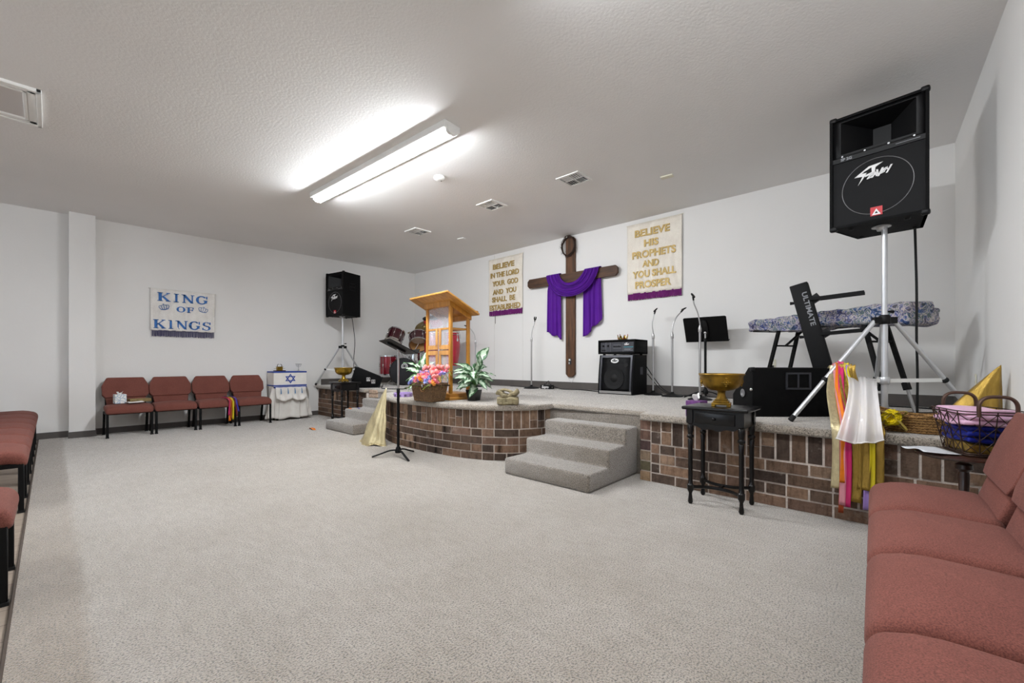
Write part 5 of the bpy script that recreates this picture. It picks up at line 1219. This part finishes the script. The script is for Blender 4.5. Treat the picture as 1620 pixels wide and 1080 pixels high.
b = MB().lathe([(.018, 0), (.018, .003)], 20, (-.06, .035, .03), (-1, 0, 0)); b.build('printed_motif', 'white_paint', t)

# ================================================================== KEYBOARD, KEYBOARD TOWER
KA = math.atan2(-.848, -.53)
t = thing('keyboard', 'long keyboard under a blue floral cloth cover by the back wall', 'keyboard', (4.70, .59, PZ), KA)
# local: x from left end to right end, y toward the back wall; origin on the floor under the front middle
def kb(q):
    x, y, z = q; u = (x+.755)/1.51
    z += .012*math.sin(x*17)*(.5 if z < 0 else .3)+.006*math.sin(x*43+y*9)
    if z < 0: z -= .055*u**2+.03*math.exp(-((u-.33)/.12)**2); 
    z += .012*u if z > 0 else 0
    y += .012*math.sin(x*23)+.010*math.sin(z*60+x*5)
    if z > 0 and y > .08: z -= .05*u
    return (x, y, z)
MB().rbox((0, .175, .822), (1.51, .35, .115), .028, 4, 26, kb).build('cloth_cover', 'floral', t)
MB().b(-.70, .70, .03, .33, .755, .785).build('keyboard_case', 'black_plastic', t)
t = thing('keyboard_stand', 'black folding-leg stand under the floral-covered keyboard', 'stand', (4.70, .59, PZ), KA)
for s in (-1, 1):
    for y in (.05, .30):
        p0 = V(s*.40, y, .755); p1 = V(s*.60, y+(.02 if y > .2 else -.02), .016); d = (p1-p0).normalized(); L = (p1-p0).length
        l = MB().bar(p0, p0+d*L*.72, .032, .022, (0, 1, 0)).build('leg', 'black_metal', t)
        MB().cyl(p0+d*L*.68, p1, .012, n=12).build('leg_extension', 'steel', l); MB().bar(p0+d*L*.66, p0+d*L*.74, .042, .036, (0, 1, 0)).build('clamp', 'black_plastic', l)
        MB().cyl(p1-d*.01, p1+d*.012, .018, n=12).build('foot', 'rubber', l)
    q = V(s*.445, 0, .60); MB().bar((q.x, .05, q.z), (q.x, .30, q.z), .016, .016).build('crossbar', 'black_metal', t)
    MB().bar((q.x-s*.005, .18, q.z), (s*.25, .20, .755), .018, .014, (0, 1, 0)).build('brace', 'black_metal', t)
MB().b(-.5, .5, .03, .07, .745, .765).b(-.5, .5, .28, .32, .745, .765).build('rail', 'black_metal', t)
t = thing('keyboard_tower', 'leaning black column keyboard stand with pale lettering down its side', 'stand', (4.43, .40, PZ))
# column leans toward +y as it rises
ln = V(.02, .262, 1.10).normalized(); n_ = V(-1, 0, 0)
b = MB().bar(V(0, 0, .03), V(.02, .262, 1.115), .135, .07, (1, 0, 0)); b.bevel(.008, 2); cl = b.build('column', 'black_metal', t)
up = ln; xd = -up; zd = V(-1, 0, .0); zd = (zd-up*zd.dot(up)).normalized(); yd = zd.cross(xd)
me = text_mesh('ULTIMATE', .052, plane_mtx(V(0, 0, .03)+ln*.88+zd*.0365-yd*.0+yd*.02, xd, yd), '', '', depth=.001, bold=.001, width=.30); join_meshes([me], 'lettering', 'grey_decal', cl)
for k, (h, L) in enumerate(((.97, .36), (.66, .30))):
    o = V(0, 0, .03)+ln*h; w2 = V(.0, -1, .0)
    for s in (-1, 1): MB().bar(o+V(s*.04, -.05, 0), o+V(s*.04, -.05-L, .02), .022, .026).build('arm', 'black_metal', t)
    b = MB().bar(o+V(0, -.05, .02), o+V(0, -.085, -.03), .11, .05, (1, 0, 0)); b.build('bracket', 'black_plastic', t)
    MB().cyl(o+V(0, .06, -.02), o+V(0, .10, -.02), .010, .014, 12).build('knob', 'black_plastic', t)
for a in (60, 180, 300): MB().bar(V(0, 0, .02), V(.28*math.cos(R(a)), .28*math.sin(R(a))-.02, .02), .05, .03).build('leg', 'black_metal', t)

# ================================================================== RIGHT FOREGROUND: ribbons, scarf, baskets
GR = 'ribbons hanging on the tripod leg'
P0 = V(3.805, .335, .985)
def hang(m, dx, y2, zend, wd, cl, z0=.985, bow=0.0, edge=3.325):
    y1 = .335+dx*.9; x1 = 3.80+.5*dx
    ribbon([(x1+.03, y1+.015, z0-.01), (x1, y1, z0+.012), (x1-.03, y1-.003, z0-.04), (lerp(x1, edge, .42), lerp(y1, y2, .4)+bow, .80), (edge+.03, y2+bow*.5, .625), (edge-.012, y2, .55), (edge-.002, y2, lerp(.55, zend, .5)), (edge, y2+.006, zend)],
           wd, m, 'ribbon', cl, GR, (0, 1, 0))
hang('lame', .02, .292, .215, .056, 'pale gold foil streamer, leftmost on the tripod leg', .975, .02)
hang('ribbon_rust', .012, .268, .07, .026, 'rust brown ribbon hanging lowest from the tripod leg', .978, -.01, 3.318)
hang('ribbon_pink', .008, .262, .12, .032, 'rose pink ribbon hanging from the tripod leg', .99, 0, 3.312)
hang('ribbon_orange', -.008, .258, .26, .032, 'orange ribbon hanging from the tripod leg', .99, .012, 3.308)
hang('ribbon_magenta', -.025, .236, .115, .032, 'magenta ribbon hanging from the tripod leg', 1.0, .01, 3.31)
hang('lame_dark', -.045, .200, .15, .060, 'dark gold foil streamer with pointed end, under the white scarf', .985, .01, 3.318)
hang('lame_dark', -.06, .160, .235, .062, 'dark gold foil streamer with square end, under the white scarf', .98, .01, 3.308)
hang('ribbon_lilac', -.075, .148, .115, .030, 'lilac ribbon hanging from the tripod leg', .975, 0, 3.318)
hang('ribbon_yellow', -.06, .124, .105, .026, 'mustard yellow ribbon hanging from the tripod leg', .99, .01, 3.305)
hang('lame_dark', -.085, .100, .165, .060, 'dark gold foil streamer, rightmost behind the white scarf', .97, .01, 3.315)
t = thing('white_scarf', 'sheer white scarf hanging over the tripod brace beside the ribbons', 'scarf', (0, 0, 0))
def scarf(u, v):
    k = v; f = .014*math.sin(u*13)+.006*math.sin(u*29+1)
    top = V(lerp(3.80, 3.93, u), lerp(.285, .125, u), lerp(.92, .885, u)); bot = V(3.26, lerp(.292, .072, u), .535-.025*math.sin(PI*u)+.02*u)
    mid = V(lerp(3.28, 3.30, u), lerp(.20, .105, u), .86)
    p = top*(1-k)**2+mid*(2*k*(1-k))+bot*(k*k)
    if v > .7: p.x = max(p.x, 3.27)
    return p+V(-f*(.3+k), f*.3, f*.4)
MB().grid(scarf, 60, 26).build('sheer_cloth', 'sheer', t)
MB().tube([scarf(i/40, 1.0) for i in range(41)], .004, 6).build('hem', 'white_satin', t)
# oval straw basket with a yellow bow
t = thing('straw_basket', 'oval straw basket with a yellow bow on the right stage edge', 'basket', (3.60, -.045, PZ), R(76))
def wk(u, v):
    a = 2*PI*u; A, B = lerp(.145, .205, v**.8), lerp(.075, .115, v**.8); e = abs(math.cos(a))
    return V(A*math.cos(a), B*math.sin(a), v*(.10+.05*e**2.2))
MB().grid(wk, 64, 12, close=True).build('woven_side', 'basket2', t, solid=.010)
MB().grid(lambda u, v: V(.145*v*math.cos(2*PI*u), .075*v*math.sin(2*PI*u), .006), 40, 4, close=True).build('base', 'basket2', t, solid=.008)
MB().tube([wk(i/64, 1.0) for i in range(64)], .009, 8, closed=True).build('rim', 'basket2', t)
bow = thing('ribbon_bow', 'yellow rosette with straw-coloured organza loops on the straw basket', 'bow', (3.465, .042, .668))
b = MB()
for k in range(64):
    a = random.uniform(0, 2*PI); e = random.uniform(-.1, 1.35); d = V(-math.cos(e)*.9, math.cos(e)*math.cos(a), math.sin(a)*.9+.1).normalized(); s = frame_of(d)[0]*random.choice((-1, 1)); q = d.cross(s)
    b.grid(lambda u, v: d*(.05*math.sin(u*PI*.5)+.004*math.sin(v*6))+s*((v-.5)*.034*(.3+u))+q*(.01*math.sin(v*9+u*4)), 5, 5)
b.build('rosette', 'yellow', bow, solid=.001)
for k, (a, L) in enumerate(((.5, .085), (2.6, .085), (3.9, .10), (5.4, .10), (6.1, .13))):
    d = V(-.35, math.cos(a), math.sin(a)).normalized(); s = V(1, 0, 0)
    b = MB().grid(lambda u, v: V(-.0, 0, 0)+d*(L*math.sin(u*PI))+V(-.018*math.cos(u*PI), 0, .02*math.cos(u*PI))+s*((v-.5)*.045)+V(0, .006*math.sin(v*7+u*5), 0), 12, 5); b.build('loop', mat('straw_organza', '#a08a3a', .5, var=.2), bow, solid=.001)
# pedestal table with the wire basket
px, py = 2.985, -.225
t = thing('pedestal_table', 'dark round pedestal table under the wire basket by the right wall', 'table', (px, py, 0))
MB().lathe([(0, .545), (.165, .545), (.175, .552), (.175, .56), (.165, .566), (0, .566)], 48).build('tabletop', 'dark_wood', t)
MB().lathe([(.028, .09), (.032, .12), (.022, .14), (.02, .25), (.026, .30), (.018, .31), (.028, .33), (.028, .345), (.017, .36), (.021, .46), (.018, .475), (.032, .49), (.030, .51), (.018, .52), (.026, .545)], 24).build('column', 'dark_wood', t)
for a in (60, 180, 300):
    c, s = math.cos(R(a)), math.sin(R(a)); MB().tube(bez([(.02*c, .02*s, .12), (.09*c, .09*s, .10), (.15*c, .15*s, .03), (.19*c, .19*s, .012)], 5), .014, 8).build('leg', 'dark_wood', t)
tag(MB().grid(lambda u, v: V((u-.5)*.20, (v-.5)*.14, .006+.018*max(0, v-.45)*math.sin(u*5+.5)), 10, 8).build('paper', 'tray_metal', loc=(px-.06, py+.12, .568), rotz=.4, solid=.0015), 'pale grey sheet curling off the edge of the pedestal table', 'paper')
t = thing('wire_basket', 'rusty wire basket with two handles holding folded cloths', 'basket', (px+.01, py-.045, .57), R(18))
A0, B0, A1, B1, HB = .12, .09, .158, .125, .205
def wb(a, v, k=6.0):
    c, s = math.cos(a), math.sin(a); f = (abs(c)**k+abs(s)**k)**(-1/k); return V(lerp(A0, A1, v)*c*f, lerp(B0, B1, v)*s*f, .004+HB*v)
b = MB(); N = 14
for v in (0, .04, .94, 1.0): b.tube([wb(2*PI*i/72, v) for i in range(72)], .0028, 6, closed=True)
for k in range(N):
    a = 2*PI*k/N; b.tube([wb(a, v/4) for v in range(5)], .0024, 6)
    a2 = 2*PI*(k+1)/N
    for v0, v1 in ((.04, .34), (.34, .64), (.64, .94)): b.tube([wb(a, v0), wb(a2, v1)], .0019, 5); b.tube([wb(a2, v0), wb(a, v1)], .0019, 5)
for k in range(-4, 5): b.tube([(-A0*.95, B0*k/4.6, .004), (A0*.95, B0*k/4.6, .004)], .002, 5)
b.build('wire_cage', 'iron', t)
for s in (-1, 1):
    h = MB().tube(bez([(s*A1, -.062, HB-.02), (s*A1, -.061, HB+.04), (s*A1, -.04, HB+.068), (s*A1, 0, HB+.074), (s*A1, .04, HB+.068), (s*A1, .061, HB+.04), (s*A1, .062, HB-.02)], 6), .0075, 10, flat=1.25).build('handle', mat('brown_handle', '#4a3226', .5, .3), t)
def folded(name, label, z0, z1, kx, ky, m, seed, layers=3):
    o = thing(name, label, 'cloth', (px+.01, py-.045, .57+z0), R(18))
    for i in range(layers):
        za, zb = (z1-z0)*i/layers, (z1-z0)*(i+1)/layers
        b = MB().rbox((.004*math.sin(seed+i*2), .006*math.cos(seed*2+i*3), (za+zb)/2), (kx*2-.006*i, ky*2-.008*i, zb-za-.001), min(.0125, (zb-za)*.45), 3, 10, lambda q: (q[0]+.006*math.sin(q[1]*25+seed+i), q[1]+.006*math.sin(q[0]*31+seed), q[2]+.005*math.sin(q[0]*22+q[1]*17+seed+i)))
        b.build('fold', m, o)
folded('folded_cloth', 'crumpled gold cloth at the bottom of the wire basket', .010, .058, .112, .084, 'lame_dark', 1.0, 1)
folded('folded_cloth', 'royal blue folded cloth in the middle of the wire basket', .060, .138, .124, .094, 'bluecloth', 2.0, 3)
folded('folded_cloth', 'pale pink folded satin cloth on top in the wire basket', .140, .212, .136, .104, 'pinkcloth', 3.0, 3)
